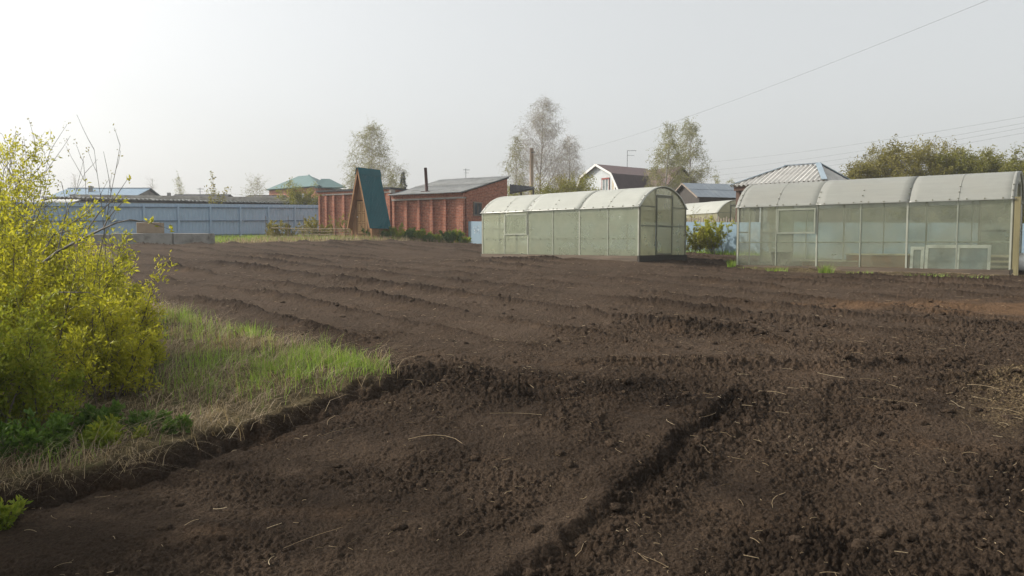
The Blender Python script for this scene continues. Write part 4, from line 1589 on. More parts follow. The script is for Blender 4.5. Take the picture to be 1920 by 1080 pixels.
for (a, b) in ((prof[1], prof[2]), (prof[2], prof[3]), (prof[3], prof[4]), (prof[0], prof[1])):
    bar('barge_board', MAT['white'], hw, (-.27, a[0], a[1] - .06), (-.27, b[0], b[1] - .06), .05, .16, up=(0, 0, 1))
bar('pipe', MAT['white'], hw, (-.05, -2.0, hz - 1.4), (-.05, -2.0, 2.4), .1, .1)
wi = thing('attic_window', None, None)
wi.parent = hw
yl, yr, wz0, wz1 = -.55, -1.30, hz - 2.15, hz - 1.28
box('pane', MAT['glass_pale'], wi, -.03, -.003, yr, yl, wz0, wz1)
for (a, b, c_, d_) in ((yr, yl, wz0 - .05, wz0), (yr, yr + .06, wz0, wz1), (yl - .06, yl, wz0, wz1), ((yr + yl) / 2 - .03, (yr + yl) / 2 + .03, wz0, wz1)):
    box('frame', MAT['white'], wi, -.06, -.032, a, b, c_, d_)
box('red_lintel', MAT['red_paint'], wi, -.08, -.004, yr - .05, yl + .05, wz1 + .003, wz1 + .13)
box('red_trim', MAT['red_paint'], wi, -.07, -.004, yr - .05, yr - .003, wz0 - .05, wz1)
box('red_trim', MAT['red_paint'], wi, -.07, -.004, yl + .003, yl + .05, wz0 - .05, wz1)
# cross gable towards the right
cg = [(Lh - 3.0, hz - 2.75), (Lh - .3, hz - .55 + .35), (Lh + 3.2, hz - 2.75)]
yo = -4.2
MB().add([(cg[1][0], .0, cg[1][1]), (cg[1][0], yo, cg[1][1]), (cg[0][0] - .2, yo, cg[0][1] - .1), (cg[0][0] - .2, -1.6, cg[0][1] - .1), (cg[0][0] + 1.2, .0, hz - .9)], [(0, 1, 2, 3, 4)]).build('cross_slope', MAT['brown_roof_top'], hw, solid=.07)
MB().add([(cg[1][0], .0, cg[1][1]), (cg[1][0], yo, cg[1][1]), (cg[2][0], yo, cg[2][1]), (cg[2][0], .0, cg[2][1])], [(0, 1, 2, 3)]).build('cross_slope', MAT['brown_roof'], hw, solid=.07)
MB().prism([(cg[0][0], yo + .2, cg[0][1]), (cg[1][0], yo + .2, cg[1][1] - .1), (cg[2][0] - .1, yo + .2, cg[2][1]), (cg[2][0] - .1, yo + .2, 2), (cg[0][0], yo + .2, 2)], (0, .2, 0)).build('cross_wall', MAT['beige_wall'], hw)


def antenna(name, label, px, ytop, ybase, d, kind=0):
    p, q = W(px, ybase, d), W(px, ytop, d)
    t = thing(name, label, 'antenna', (p.x, p.y, p.z))
    h = q.z - p.z
    MB().tube([(0, 0, -.6), (0, 0, h)], .025, 6).build('mast', MAT['antenna'], t)
    if kind == 0:
        bar('boom', MAT['antenna'], t, (0, 0, h - .03), (.75, .1, h + .0), .03, .03)
        bar('boom', MAT['antenna'], t, (0, 0, h - .42), (.6, .1, h - .42), .025, .025)
        for k in range(6):
            x = .1 + k * .125
            bar('element', MAT['antenna'], t, (x, -.18, h - .03), (x, .25, h - .03), .015, .015)
    else:
        bar('boom', MAT['antenna'], t, (-.2, 0, h - .1), (.3, .1, h - .1), .025, .025)
        for k in range(4):
            bar('element', MAT['antenna'], t, (-.2 + k * .15, -.2, h - .1), (-.2 + k * .15, .25, h - .13), .015, .015)
        bar('boom', MAT['antenna'], t, (-.15, 0, h - .35), (.25, .05, h - .35), .02, .02)
    return t


antenna('roof_antenna', 'grey television antenna on the brown mansard roof', 1176, 282, 312, 63, 0)
antenna('roof_antenna', 'thin television antenna rising behind the slate roof of the brick shed', 873.5, 316, 336, 60, 1)
antenna('roof_antenna', 'thin antenna mast above the long low shed', 375.5, 352, 372, 66, 1)

# ------------------------------------------------------------------ black barn
bp = W(1284, 343.5, 46)
bd = Vector((.86, .28, 0)).normalized()
bn = thing('barn', 'blackened board barn with grey metal gable roof', 'barn', (bp.x, bp.y, 0), math.atan2(bd.y, bd.x))
bzr = bp.z
hw_ = 1.75
be = bzr - .95
Lb = 4.4
for k in range(16):
    y = -1.55 + k * 3.1 / 15
    top = bzr - .06 - abs(y) / hw_ * .95
    MB().box(.0, .03 + .012 * (k % 2), y - .098, y + .098, 1.3, top).build('board', MAT['black_wood'], bn)
MB().box(.05, Lb - .1, -1.62, -1.55, 1.3, be).build('side_wall', MAT['black_wood'], bn)
MB().box(.05, Lb - .1, 1.55, 1.62, 1.3, be).build('side_wall', MAT['black_wood'], bn)
for sgn in (-1, 1):
    for k in range(3):
        a = Vector((-.2 + k * (Lb + .3) / 3, sgn * hw_, be))
        b_ = Vector((-.2 + (k + 1) * (Lb + .3) / 3 - .008, sgn * hw_, be))
        up = Vector((0, -sgn * hw_, .95))
        MB().corr(a, b_, up * .56, period=.4, amp=.006, sub=4).build('roof_sheet', MAT['steel_roof'], bn, solid=.01)
        MB().corr(a + up * .54 + Vector((0, 0, .015)), b_ + up * .54 + Vector((0, 0, .015)), up * .46, period=.4, amp=.006, sub=4).build('roof_sheet', MAT['steel_roof'], bn, solid=.01)
    bar('barge_board', MAT['grey_wood'], bn, (-.2, sgn * hw_, be - .03), (-.2, 0, bzr - .03), .03, .09)

# ------------------------------------------------------------------ gazebo with slate hip roof
gd = 29.6
G = [W(1389, 347.5, gd + .9), W(1521, 340.5, gd - 1.1)]
gx = Vector((G[1].x - G[0].x, G[1].y - G[0].y, 0))
gl = gx.length
gez = (G[0].z + G[1].z) / 2
gb = thing('gazebo', 'open lattice gazebo with pale corrugated hip roof and blue ridge caps', 'gazebo', (G[0].x, G[0].y, 0), math.atan2(gx.y, gx.x))
rd = 1.75         # half depth
rh = W(1453, 312.6, gd + 1.4).z - gez
x0, x1 = -.50, gl + .50
rl, rr_ = x0 + 1.65, x1 - .95
prd = .19
frac = lambda t: min(1.0, max(0.0, t * (x1 - x0) / (rl - x0)), max(0.0, (1 - t) * (x1 - x0) / (x1 - rr_)))
MB().corr((x0, 0, gez), (x1, 0, gez), (0, rd, rh), period=prd, amp=.042, h1=frac).build('roof_slope', MAT['slate_pale'], gb, solid=.008)
MB().corr((x1, 2 * rd, gez), (x0, 2 * rd, gez), (0, -rd, rh), period=prd, amp=.042, h1=lambda t: frac(1 - t)).build('roof_slope', MAT['slate_pale'], gb, solid=.008)
tri = lambda t: max(0.0, 1 - abs(2 * t - 1))
MB().corr((x1, 0, gez), (x1, 2 * rd, gez), (rr_ - x1, 0, rh), period=prd, amp=.042, h1=tri).build('roof_slope', MAT['slate_pale'], gb, solid=.008)
MB().corr((x0, 2 * rd, gez), (x0, 0, gez), (rl - x0, 0, rh), period=prd, amp=.042, h1=tri).build('roof_slope', MAT['slate_pale'], gb, solid=.008)
for (a, b_) in (((x1, 0), (rr_, 1)), ((x1, 2 * rd), (rr_, 1)), ((x0, 0), (rl, 1)), ((x0, 2 * rd), (rl, 1))):
    bar('hip_cap', MAT['cap_blue'], gb, (a[0], a[1], gez + .05), (b_[0], rd, gez + rh + .06), .20, .03)
bar('ridge_cap', MAT['steel_roof'], gb, (rl, rd, gez + rh + .05), (rr_, rd, gez + rh + .05), .18, .03)
for (a, b_) in (((x0 + .15, .12), (x1 - .12, .12)), ((x1 - .12, .16), (x1 - .12, 2 * rd - .16)), ((x0 + .15, .16), (x0 + .15, 2 * rd - .16)), ((x0 + .15, 2 * rd - .12), (x1 - .12, 2 * rd - .12))):
    bar('fascia', MAT['brown_wood'], gb, (a[0], a[1], gez - .12), (b_[0], b_[1], gez - .12), .05, .15)
gx0, gx1 = x0 + .28, x1 - .26
for (x, y) in ((gx0, .26), (gx1, .26), (gx0, 2 * rd - .26), (gx1, 2 * rd - .26), ((gx0 + gx1) / 2, .26)):
    MB().box(x - .08, x + .08, y - .08, y + .08, .9, gez - .2).build('post', MAT['brown_wood'], gb)


def lattice(ax, a, b, fix):
    n = int((b - a) / .11)
    zt, zb_ = gez - .24, gez - .72
    for k in range(-4, n + 1):
        for sg in (1, -1):
            s0, s1 = a + k * .11, a + k * .11 + .44
            if sg < 0:
                s0, s1 = s1, s0
            def clip(s, other, z, zo):
                if s < a:
                    return a, z + (zo - z) * (a - s) / (other - s)
                if s > b:
                    return b, z + (zo - z) * (b - s) / (other - s)
                return s, z
            if max(s0, s1) <= a or min(s0, s1) >= b:
                continue
            p, q = clip(s0, s1, zb_, zt), clip(s1, s0, zt, zb_)
            o_ = fix + .008 * sg
            P = (p[0], o_, p[1]) if ax == 0 else (o_, p[0], p[1])
            Q = (q[0], o_, q[1]) if ax == 0 else (o_, q[0], q[1])
            bar('lattice_slat', MAT['lattice'], gb, P, Q, .035, .012, up=(0, 1, 0) if ax == 0 else (1, 0, 0))
    P, Q = ((a, fix, zb_ - .03), (b, fix, zb_ - .03)) if ax == 0 else ((fix, a, zb_ - .03), (fix, b, zb_ - .03))
    bar('rail', MAT['lattice'], gb, P, Q, .05, .05)


lattice(0, gx0 + .09, (gx0 + gx1) / 2 - .09, .26)
lattice(1, .35, 2 * rd - .35, gx0)
bar('rail', MAT['brown_wood'], gb, (gx0 + .09, .26, gez - 1.9), (gx1 - .09, .26, gez - 1.9), .06, .08)
MB().box(gx0 + .09, gx1 - .09, 2 * rd - .28, 2 * rd - .24, .9, gez - .9).build('back_panel', MAT['brown_wood'], gb)

# ------------------------------------------------------------------ utility pole and wires
pp = W(997, 278, 57)
up_ = thing('utility_pole', 'weathered wooden utility pole in front of the bare birch', 'utility pole', (pp.x, pp.y, 0))
MB().tube([(0, 0, 1.6), (0, 0, pp.z)], [.17, .14], 8).build('pole', MAT['pole_wood'], up_, smooth=True)
MB().tube([(-.05, -.16, pp.z - .35), (.25, -.16, pp.z - .3)], .03, 6).build('insulator_hook', MAT['antenna'], up_)


def wire(label, a, b, sag, r=.011):
    n = 24
    pts = []
    for i in range(n + 1):
        t = i / n
        p = a.lerp(b, t)
        pts.append(p - Vector((0, 0, sag * 4 * t * (1 - t))))
    o = MB().tube(pts, r, 4).build('overhead_wire', MAT['wire'], None)
    return tag(o, label, 'wire', 'overhead wires')


wire('single overhead wire climbing from the wooden pole over the birches', W(1000, 300, 56.9), W(2120, -110, 12), .55, .003)
for k, (ya, yb3, d2) in enumerate(((306, 212, 30), (322, 223, 31), (333, 231, 32), (342, 241, 33))):
    wire(['uppermost', 'second', 'third', 'lowest'][k] + ' of the four wires passing above the gazebo roof', W(1300, ya, 70), W(2100, yb3 - 26, d2), .35, .0045)

# ------------------------------------------------------------------ background trees
bk = dict(up=1.0, droop=-.30)
make_tree('birch_tree', 'birch coming into leaf behind the teal roofed outhouse', rooted(702, 60), 8.7, 2.9, 'leaf_birch', 13000, .085, 21, nl1=40, nl2=11, nl3=6, **bk)
make_tree('birch_tree', 'tall almost bare birch behind the wooden utility pole', rooted(1014, 70), 12.4, 4.2, 'leaf_birch', 6500, .075, 22, nl1=70, nl2=15, nl3=8, base=.12, **bk)
make_tree('birch_tree', 'yellowish leafy birch drooping beside the wooden utility pole', rooted(964, 66), 8.9, 1.7, 'leaf_willow', 6500, .08, 23, nl1=32, nl2=8, nl3=4, base=.12, up=1.2, droop=-.5)
make_tree('birch_tree', 'smaller bare birch next to the tall bare birch', rooted(1064, 72), 9.6, 2.5, 'leaf_birch', 2200, .07, 24, nl1=48, nl2=12, nl3=6, **bk)
make_tree('birch_tree', 'leafy birch whose green crown hangs over the brown mansard roof', rooted(1243, 57), 8.6, 2.0, 'leaf_birch', 16000, .085, 25, nl1=36, nl2=8, nl3=4, base=.1, up=1.0, droop=-.4)
make_tree('birch_tree', 'dense pale birch above the black barn', rooted(1288, 60), 9.4, 2.4, 'leaf_birch', 17000, .085, 26, nl1=42, nl2=9, nl3=4, base=.12, up=1.1, droop=-.35)
make_tree('young_birch', 'slim young birch behind the low dark roofs', rooted(340, 92), 7.6, 1.6, 'leaf_birch', 3200, .10, 27, nl1=24, nl2=6, nl3=3, base=.15, up=1.4, droop=-.2, prof=lambda t: 1.05 - t)
make_tree('bare_poplar', 'bare poplar with upright branches beyond the long shed', rooted(289, 86), 6.6, 1.5, 'leaf_birch', 300, .07, 28, nl1=22, nl2=6, nl3=3, base=.1, up=3.2, droop=.1, bark='bark_grey')
make_tree('bare_poplar', 'bare upright poplar behind the dull blue metal roof', rooted(150, 88), 7.2, 1.4, 'leaf_birch', 200, .07, 29, nl1=20, nl2=6, nl3=3, base=.1, up=3.2, droop=.1, bark='bark_grey')
make_tree('small_tree', 'small budding tree between the low dark roofs and the green roofed house', rooted(482, 60), 4.4, 1.5, 'leaf_birch', 1400, .08, 30, nl1=22, nl2=6, nl3=3, base=.2, up=1.2, droop=0.0)
make_tree('small_tree', 'low leafy tree at the foot of the birch behind the outhouse', rooted(735, 58), 4.6, 1.3, 'leaf_willow', 3800, .08, 31, nl1=22, nl2=6, nl3=3, base=.15, up=1.2, droop=-.1)
make_tree('small_tree', 'low leafy tree left of the teal outhouse roof behind the brick outbuilding', rooted(662, 58), 4.9, 1.2, 'leaf_birch', 3600, .08, 32, nl1=22, nl2=6, nl3=3, base=.15, up=1.2, droop=-.2)
make_tree('far_tree', 'hazy distant tree beyond the barn roof, the wider one', rooted(1338, 120), 10.0, 2.6, 'leaf_birch', 3500, .16, 33, nl1=26, nl2=6, nl3=3, base=.1)
make_tree('far_tree', 'hazy distant tree beyond the barn roof, the slimmer one', rooted(1362, 118), 9.6, 1.7, 'leaf_birch', 3000, .16, 34, nl1=24, nl2=6, nl3=3, base=.1)


def spruce(label, loc, h, rad, seed):
    rng = np.random.default_rng(seed)
    t = thing('spruce_tree', label, 'tree', loc)
    link_mesh('trunk', segs_mesh('trunk', [(0, 0, -.2, 0, 0, h * .5, .09, .05), (0, 0, h * .5, 0, 0, h, .05, .01)], 6), MAT['bark'], t)
    P, D = [], []
    for k in range(3200):
        z = h * (.08 + .92 * rng.random() ** 1.3)
        rr = rad * (1.03 - z / h) * (.75 + .25 * math.sin(z * 9)) * math.sqrt(rng.random())
        a = rng.uniform(0, 6.283)
        P.append((rr * math.cos(a), rr * math.sin(a), z - rr * .25))
        D.append((math.cos(a), math.sin(a), -.15))
    link_mesh('crown', leaf_mesh('crown', np.array(P), np.array(D) + rng.normal(0, .25, (3200, 3)), .22, .09, rng), MAT['needle'], t)


spruce('small dark spruce behind the brick outbuilding roof', rooted(757, 74), 6.3, 1.15, 5)

# willows and hedge bushes
sh_kw = dict(nchild=12, ngc=4, base_r=.3, r=.02, leaf_lo=.15)
for k, (px, y, h, sp, lab, mt, seed) in enumerate((
        (568, 49.5, 3.2, .30, 'yellow green willow bush behind the blue fence end', 'leaf_willow', 41),
        (590, 50.5, 2.4, .35, 'small willow bush against the brick outbuilding end', 'leaf_willow', 42),
        (940, 53.0, 3.3, .40, 'willow bush behind the dark canopy', 'leaf_willow', 43),
        (1020, 50.0, 3.4, .45, 'willow bush at the foot of the utility pole', 'leaf_willow', 44),
        (1058, 52.0, 3.9, .42, 'dark olive bush behind the lone greenhouse', 'leaf_olive', 45),
        (1092, 50.0, 3.9, .40, 'yellow green bush in front of the white gable', 'leaf_willow', 46),
        (1120, 53.0, 3.1, .35, 'low bush under the red framed attic window', 'leaf_willow', 47))):
    make_shrub('willow_bush', lab, rooted(px, y), mt, seed, per=3, keep=.55, lsize=.11, lw=.5, h=h, spread=sp, nstem=16, group='bushes beyond the plot', bark='bark_grey', jit=.08, tshift=-.05, **sh_kw)

for k, (px, y, top, cr, lab, seed) in enumerate((
        (1612, 41, 322, 1.2, 'bronze leafed tree touching the gazebo roof', 51), (1652, 42, 305, 1.7, 'bronze leafed tree between the gazebo and the tallest tree of the row', 50),
        (1688, 40, 293, 2.0, 'tallest bronze leafed tree above the greenhouse roof', 52), (1735, 41, 296, 2.0, 'broad bronze leafed tree beside the tallest one of the row', 53),
        (1778, 40, 306, 1.8, 'greener tree in the row above the greenhouse roof', 54), (1815, 41, 309, 1.7, 'low round green tree in the row above the greenhouse roof', 55),
        (1850, 42, 314, 1.7, 'second low green tree in the row, beside the lowest one', 58), (1884, 40, 318, 1.5, 'lowest tree in the row above the greenhouse roof', 56), (1926, 38, 303, 1.6, 'tree just past the open end of the greenhouse', 57))):
    loc = rooted(px, y)
    h = W(px, top, y).z - loc[2]
    make_tree('bushy_tree', lab, loc, h, cr, 'leaf_olive' if k < 4 else 'leaf_willow', 14000, .10, seed, bark='bark', twig='bark', group='leafy trees beyond the greenhouse', nl1=36, nl2=8, nl3=4, base=.12, up=.55, droop=.02, strand=.6, lw=.6, ljit=.06, prof=lambda t: .8 + .25 * math.sin(t * 3.1) - .35 * t)

# sapling with leaf clusters over the long shed
rng = np.random.default_rng(8)
bl = rooted(405, 44)
t = thing('sapling', 'thin sapling with leaf tufts rising above the blue fence', 'sapling', bl)
sg, P, D = [], [], []
for (tx, ty, nlf) in ((397, 322, 90), (388, 352, 45), (410, 360, 50), (428, 350, 70), (400, 345, 30)):
    e = W(tx, ty, 44.0)
    tip = np.array((e.x - bl[0], 0.0, e.z - bl[2]))
    pr = np.zeros(3)
    for i in range(8):
        f = (i + 1) / 8
        q = tip * np.array([f ** 1.8, 1, f]) + rng.normal(0, .02, 3)
        sg.append((*pr, *q, .022 * (1.1 - f), .022 * (1.0 - f * .9)))
        pr = q
    for i in range(nlf):
        f = 1 - .38 * rng.random()
        P.append(tip * np.array([f ** 1.8, 1, f]) + rng.normal(0, .07, 3))
        D.append(rng.normal(size=3) + np.array([0, 0, .3]))
link_mesh('stems', segs_mesh('stems', sg, 4), MAT['bark_grey'], t)
link_mesh('foliage', leaf_mesh('foliage', np.array(P), np.array(D), .14, .075, rng), MAT['leaf_olive'], t)

# ------------------------------------------------------------------ shrubs in the plot
def at_ground(x, y, dz=0.0):
    return (x, y, sz(x, y) + dz)


make_shrub('currant_bush', 'spreading yellow green currant bush between the two greenhouses', at_ground(6.95, 25.6), 'leaf_yellow', 61, per=3, lsize=.055, lw=.5, h=1.15, spread=.85, nstem=18, nchild=8, ngc=3, bark='bark_grey', r=.014, leaf_lo=.2, base_r=.1, tshift=-.2)
make_shrub('currant_bush', 'smaller bush beside the lone greenhouse corner', at_ground(6.1, 25.2), 'leaf_willow', 62, per=3, lsize=.055, lw=.5, h=.85, spread=.7, nstem=10, nchild=7, ngc=3, bark='bark_grey', r=.012, leaf_lo=.2, base_r=.1)
make_shrub('bare_bush', 'sparse twiggy bush in front of the low yellowed greenhouse', rooted(1300, 30.5), 'leaf_olive', 63, per=2, lsize=.05, lw=.5, h=1.75, spread=.4, nstem=8, nchild=6, ngc=2, bark='bark_grey', r=.012, leaf_lo=.3, base_r=.1, keep=.5)

FG = 'shrubs on the grassy bank'
for (lab, x, y, mt, sd, h, sp, ns, per, ls, lo, br, ts) in (
        ('thick shrub beyond the outermost end of the thicket, shading the dug soil', -4.05, 3.45, 'leaf_green', 83, 1.55, .5, 24, 4, .046, .05, .3, .2),
        ('thick shrub on the bank past the end of the thicket', -4.1, 2.5, 'leaf_green', 84, 1.5, .5, 24, 4, .046, .05, .3, .2),
        ('leafy shrub at the outermost end of the thicket, leaning over the dug soil', -4.35, 4.15, 'leaf_green', 80, 1.9, .5, 20, 4, .043, .12, .3, .3),
        ('broad shrub behind the outermost one in the thicket', -5.6, 4.9, 'leaf_green', 81, 2.3, .5, 22, 4, .043, .12, .3, .3),
        ('small yellow leaved shrub at the tip of the thicket beside the green grass', -2.90, 5.70, 'leaf_yellow', 71, .66, .50, 18, 4, .040, .18, .14, .08),
        ('second small yellow shrub at the tip of the thicket, one step further in', -3.35, 6.35, 'leaf_yellow', 70, .80, .50, 20, 4, .042, .16, .18, .05),
        ('green leaved shrub at the soil edge of the thicket, among weeds', -3.35, 4.90, 'leaf_green', 72, .80, .55, 20, 4, .040, .08, .2, .25),
        ('bright yellow shrub in the middle of the thicket', -3.85, 5.8, 'leaf_yellow', 73, 1.12, .42, 22, 4, .042, .14, .22, 0.0),
        ('tallest shrub of the thicket, with bare twigs standing out on top', -5.0, 7.2, 'leaf_yellow', 74, 1.55, .32, 24, 4, .042, .12, .3, -.08),
        ('airy shrub in front of the tallest one in the thicket', -4.35, 6.9, 'leaf_yellow', 79, 1.25, .38, 20, 3, .042, .2, .22, -.05),
        ('waist high yellow shrub between the airy shrub and the field', -3.95, 7.0, 'leaf_yellow', 82, .85, .48, 20, 4, .042, .16, .22, .02),
        ('low spreading yellow shrub at the field side of the thicket', -4.85, 8.5, 'leaf_yellow', 75, .78, .55, 20, 4, .043, .16, .25, 0.05),
        ('half hidden shrub at the outer edge of the thicket', -4.5, 5.4, 'leaf_green', 76, 1.3, .42, 22, 4, .042, .12, .25, .30),
        ('greyish shrub farthest back in the thicket towards the concrete blocks', -8.0, 12.4, 'leaf_yellow', 77, .75, .50, 20, 3, .048, .18, .3, -.1),
        ('dense shrub behind the tallest one, half covering the blue fence', -6.5, 9.6, 'leaf_yellow', 78, 1.05, .45, 22, 3, .045, .15, .3, -.05)):
    x -= .20 * y / 6
    make_shrub('yellow_shrub', lab, at_ground(x, y), mt, sd, per=per, lsize=ls, h=h, spread=sp * .9, nstem=int(ns * .85), nchild=10, ngc=4, vary=.42, group=FG, r=.0085, leaf_lo=lo, base_r=br, tshift=ts, jit=.025, keep=.34 if sd in (70, 71) else (.9 if sd > 82 else .46))

# bare shoots standing out of the tall shrub, and one long arching branch
rng = np.random.default_rng(91)
t = thing('bare_sapling', 'cluster of bare grey shoots above the yellow thicket', 'shrub', at_ground(-4.95, 7.6))
sg, an = [], []
for k in range(26):
    a = rng.uniform(0, 6.28)
    tl = rng.uniform(.02, .32)
    L = rng.uniform(1.4, 2.35)
    sg = []

    def kid(i, tt, q, dd, L=L):
        if tt > .5:
            stick(sg, an, rng, q, out_dir(rng, dd, .42, .3), L * rng.uniform(.08, .24), .0030, 3, .06, .05, .5, .7)
    stick(sg, an, rng, (rng.normal(.1, .35), rng.normal(-.2, .3), -.1), (math.cos(a) * tl, math.sin(a) * tl, 1), L, .0075, 9, .05, .02, .72, 9, kid)
    link_mesh('shoot', segs_mesh('shoot', sg, 4), MAT['bark_grey'], t)
an = np.array(an)
an = an[rng.random(len(an)) < .6]
P, D = leaves_at(rng, an, 4, .02, .7, .7, .2)
tag(link_mesh('buds', leaf_mesh('buds', P, D, .024, .014, rng), MAT['leaf_olive'], t), kind='stuff')

t = thing('arching_branch', 'long grey branch arching out of the thicket in front of the concrete blocks', 'branch', at_ground(-4.35, 6.4))
o0 = Vector(t.location)
sg, tips = [], []


def poly_branch(pts, r0, r1, nm='side_branch'):
    n = len(pts)
    sg = []
    for i in range(n - 1):
        f0, f1 = i / (n - 1), (i + 1) / (n - 1)
        sg.append((*(pts[i] - o0), *(pts[i + 1] - o0), r0 + (r1 - r0) * f0, r0 + (r1 - r0) * f1))
    link_mesh(nm, segs_mesh(nm, sg, 5), MAT['bark_grey'], t)


main = [Vector((-4.35, 6.4, o0.z - .1)), W(20, 620, 6.45), W(62, 508, 6.4), W(108, 472, 6.4), W(150, 450, 6.35), W(193, 429, 6.3), W(218, 418, 6.3), W(243, 412, 6.3)]
poly_branch(main, .020, .004, 'main_branch')
for pts in ([W(193, 429, 6.3), W(203, 410, 6.32), W(216, 393, 6.35), W(232, 377, 6.4)], [W(243, 412, 6.3), W(280, 417, 6.3), W(318, 430, 6.3)],
            [W(62, 508, 6.4), W(100, 440, 6.5), W(150, 408, 6.6), W(178, 384, 6.6)], [W(108, 472, 6.4), W(118, 425, 6.5), W(128, 382, 6.5)],
            [W(150, 450, 6.35), W(185, 400, 6.5), W(215, 372, 6.6), W(239, 336, 6.7)], [W(20, 620, 6.45), W(60, 570, 6.35), W(110, 548, 6.2), W(165, 548, 6.1), W(205, 566, 6.0)],
            [W(100, 440, 6.5), W(140, 430, 6.6), W(170, 427, 6.6)]):
    poly_branch(pts, .007, .002)
    tips += [pts[-1], pts[-2], pts[1]]
an = np.array([(*(p - o0), .6, .2, .6) for p in tips])
P, D = leaves_at(rng, an, 7, .015, .6, .8, .3)
link_mesh('foliage', leaf_mesh('foliage', P, D, .045, .018, rng), MAT['leaf_yellow'], t)

# dark green weeds at the foot of the thicket
wl_ = [(-2.66, 4.74, .20), (-2.98, 4.50, .28), (-3.30, 4.22, .22), (-2.42, 5.0, .14), (-3.6, 3.95, .28), (-2.85, 5.05, .22)]
for k, (x, y, h) in enumerate(wl_):
    make_shrub('leafy_weed', 'dark green leafy weed rooted at the cut edge of the bank', at_ground(x, y, -.03), 'leaf_weed' if k % 2 else 'leaf_green', 100 + k, keep=.4, per=4, lsize=.05, lw=.45, h=h, spread=.6, nstem=11, nchild=7, ngc=2, group='weeds along the bank edge', r=.004, leaf_lo=.2, base_r=.09, cat='weed', bark='bark', tshift=.1)
make_shrub('leafy_weed', 'isolated green sprig growing out of the dug soil below the bank', at_ground(-2.62, 3.70, -.02), 'leaf_green', 120, per=3, lsize=.04, lw=.4, h=.16, spread=.9, nstem=5, nchild=5, ngc=2, r=.003, leaf_lo=.2, base_r=.05, cat='weed', keep=.4)

# weeds in front of the shed and outhouse
rng = np.random.default_rng(5)
for k in range(15):
    px = 690 + k * 12.5 + rng.uniform(-4, 4)
    y = 34.6 + (k % 3) * .45 - .0
    x = (px - 960) / FPX * y
    make_shrub('garden_weed', 'leafy green weed growing along the brick shed wall', at_ground(x, y), 'leaf_green' if k % 3 else 'leaf_weed', 130 + k, per=2, lsize=.08, lw=.5, h=rng.uniform(.30, .60), spread=.75, nstem=9, nchild=6, ngc=2, group='weeds along the shed', r=.008, leaf_lo=.15, base_r=.15, cat='weed', jit=.03)
for k in range(8):
    px = 505 + k * 20 + rng.uniform(-6, 6)
    y = 35.5 + rng.uniform(-.5, 1.2)
    x = (px - 960) / FPX * y
    make_shrub('raspberry_cane', 'thin dry cane plant tied up behind the stick trellis', at_ground(x, y), 'leaf_olive', 160 + k, per=2, lsize=.08, lw=.5, h=rng.uniform(.6, 1.1), spread=.45, nstem=7, nchild=5, ngc=2, group='canes behind the trellis', r=.008, leaf_lo=.2, base_r=.2, cat='plant', bark='bamboo', keep=.6)

# stick trellis
ta, tb = W(540, 452, 34.2), W(656, 452, 33.6)
tt_ = thing('stick_trellis', 'low trellis of dry sticks beside the outhouse', 'trellis', (ta.x, ta.y, 0))
for (pa, pb, ya, yb4, r_) in ((508, 656, 427, 429, .014), (548, 658, 432, 433, .010), (560, 655, 439, 438, .010), (538, 660, 444, 445, .014), (540, 655, 452.5, 453, .016), (575, 650, 448, 447, .009)):
    a, b_ = W(pa, ya, 34.2), W(pb, yb4, 33.6)
    MB().tube([(a.x - ta.x, 0, a.z), ((a.x + b_.x) / 2 - ta.x, -.25, (a.z + b_.z) / 2 - .03), (b_.x - ta.x, -.6, b_.z)], r_, 5).build('stick', MAT['bamboo'], tt_)
for px, yt in ((540, 405), (569, 404), (628, 412), (645, 428), (600, 430), (498, 405)):
    f = (px - 540) / 116
    a = W(px, yt, 34.22 - .6 * f)
    MB().tube([(a.x - ta.x, -.6 * f + .03, 1.5), (a.x - ta.x, -.6 * f + .03, a.z)], .013, 5).build('stake', MAT['grey_wood'], tt_)

# ------------------------------------------------------------------ grass and straw
def scatter(n, x0, x1, y0, y1, rng, accept):
    X = rng.uniform(x0, x1, n)
    Y = rng.uniform(y0, y1, n)
    k = accept(X, Y) > rng.random(n)
    X, Y = X[k], Y[k]
    z, _ = soil(X, Y)
    return np.stack([X, Y, z - .01], 1)


rng = np.random.default_rng(77)


def green_density(X, Y):
    sd = bank_sd(X, Y)
    ins = sstep(-.02, -.22, sd)
    tip = np.exp(-(((X + 1.75) / .85) ** 2 + ((Y - 6.55) / .55) ** 2)) * 1.5
    t2 = np.exp(-(((X + 3.0) / .35) ** 2 + ((Y - 8.1) / .22) ** 2)) * 1.3 + np.exp(-(((X + 3.9) / .4) ** 2 + ((Y - 8.9) / .35) ** 2))
    rest = .22 * sstep(-.1, .4, fbm(X * 1.3, Y * 1.3, 3))
    clump = .35 + .65 * sstep(-.15, .25, fbm(X * 3.1, Y * 3.1, 2))
    return np.clip((tip + t2 + rest) * clump, 0, 1) * np.maximum(ins, .0)


P = scatter(80000, -6, -.8, 3.6, 12, rng, green_density)
n = len(P)
hh = rng.uniform(.08, .27, n) * (.75 + .5 * np.clip(fbm(P[:, 0] * 2, P[:, 1] * 2, 2) + .4, 0, 1))
me = blade_mesh('bank_grass', P, hh, rng.uniform(0, 6.28, n), rng.uniform(.1, .9, n), rng.uniform(.004, .008, n), rng, np.clip(rng.normal(.5, .25, n), 0, 1))
tag(link_mesh('bank_grass', me, MAT['grass']), 'fresh green grass on the raised bank beside the thicket', 'grass', kind='stuff')


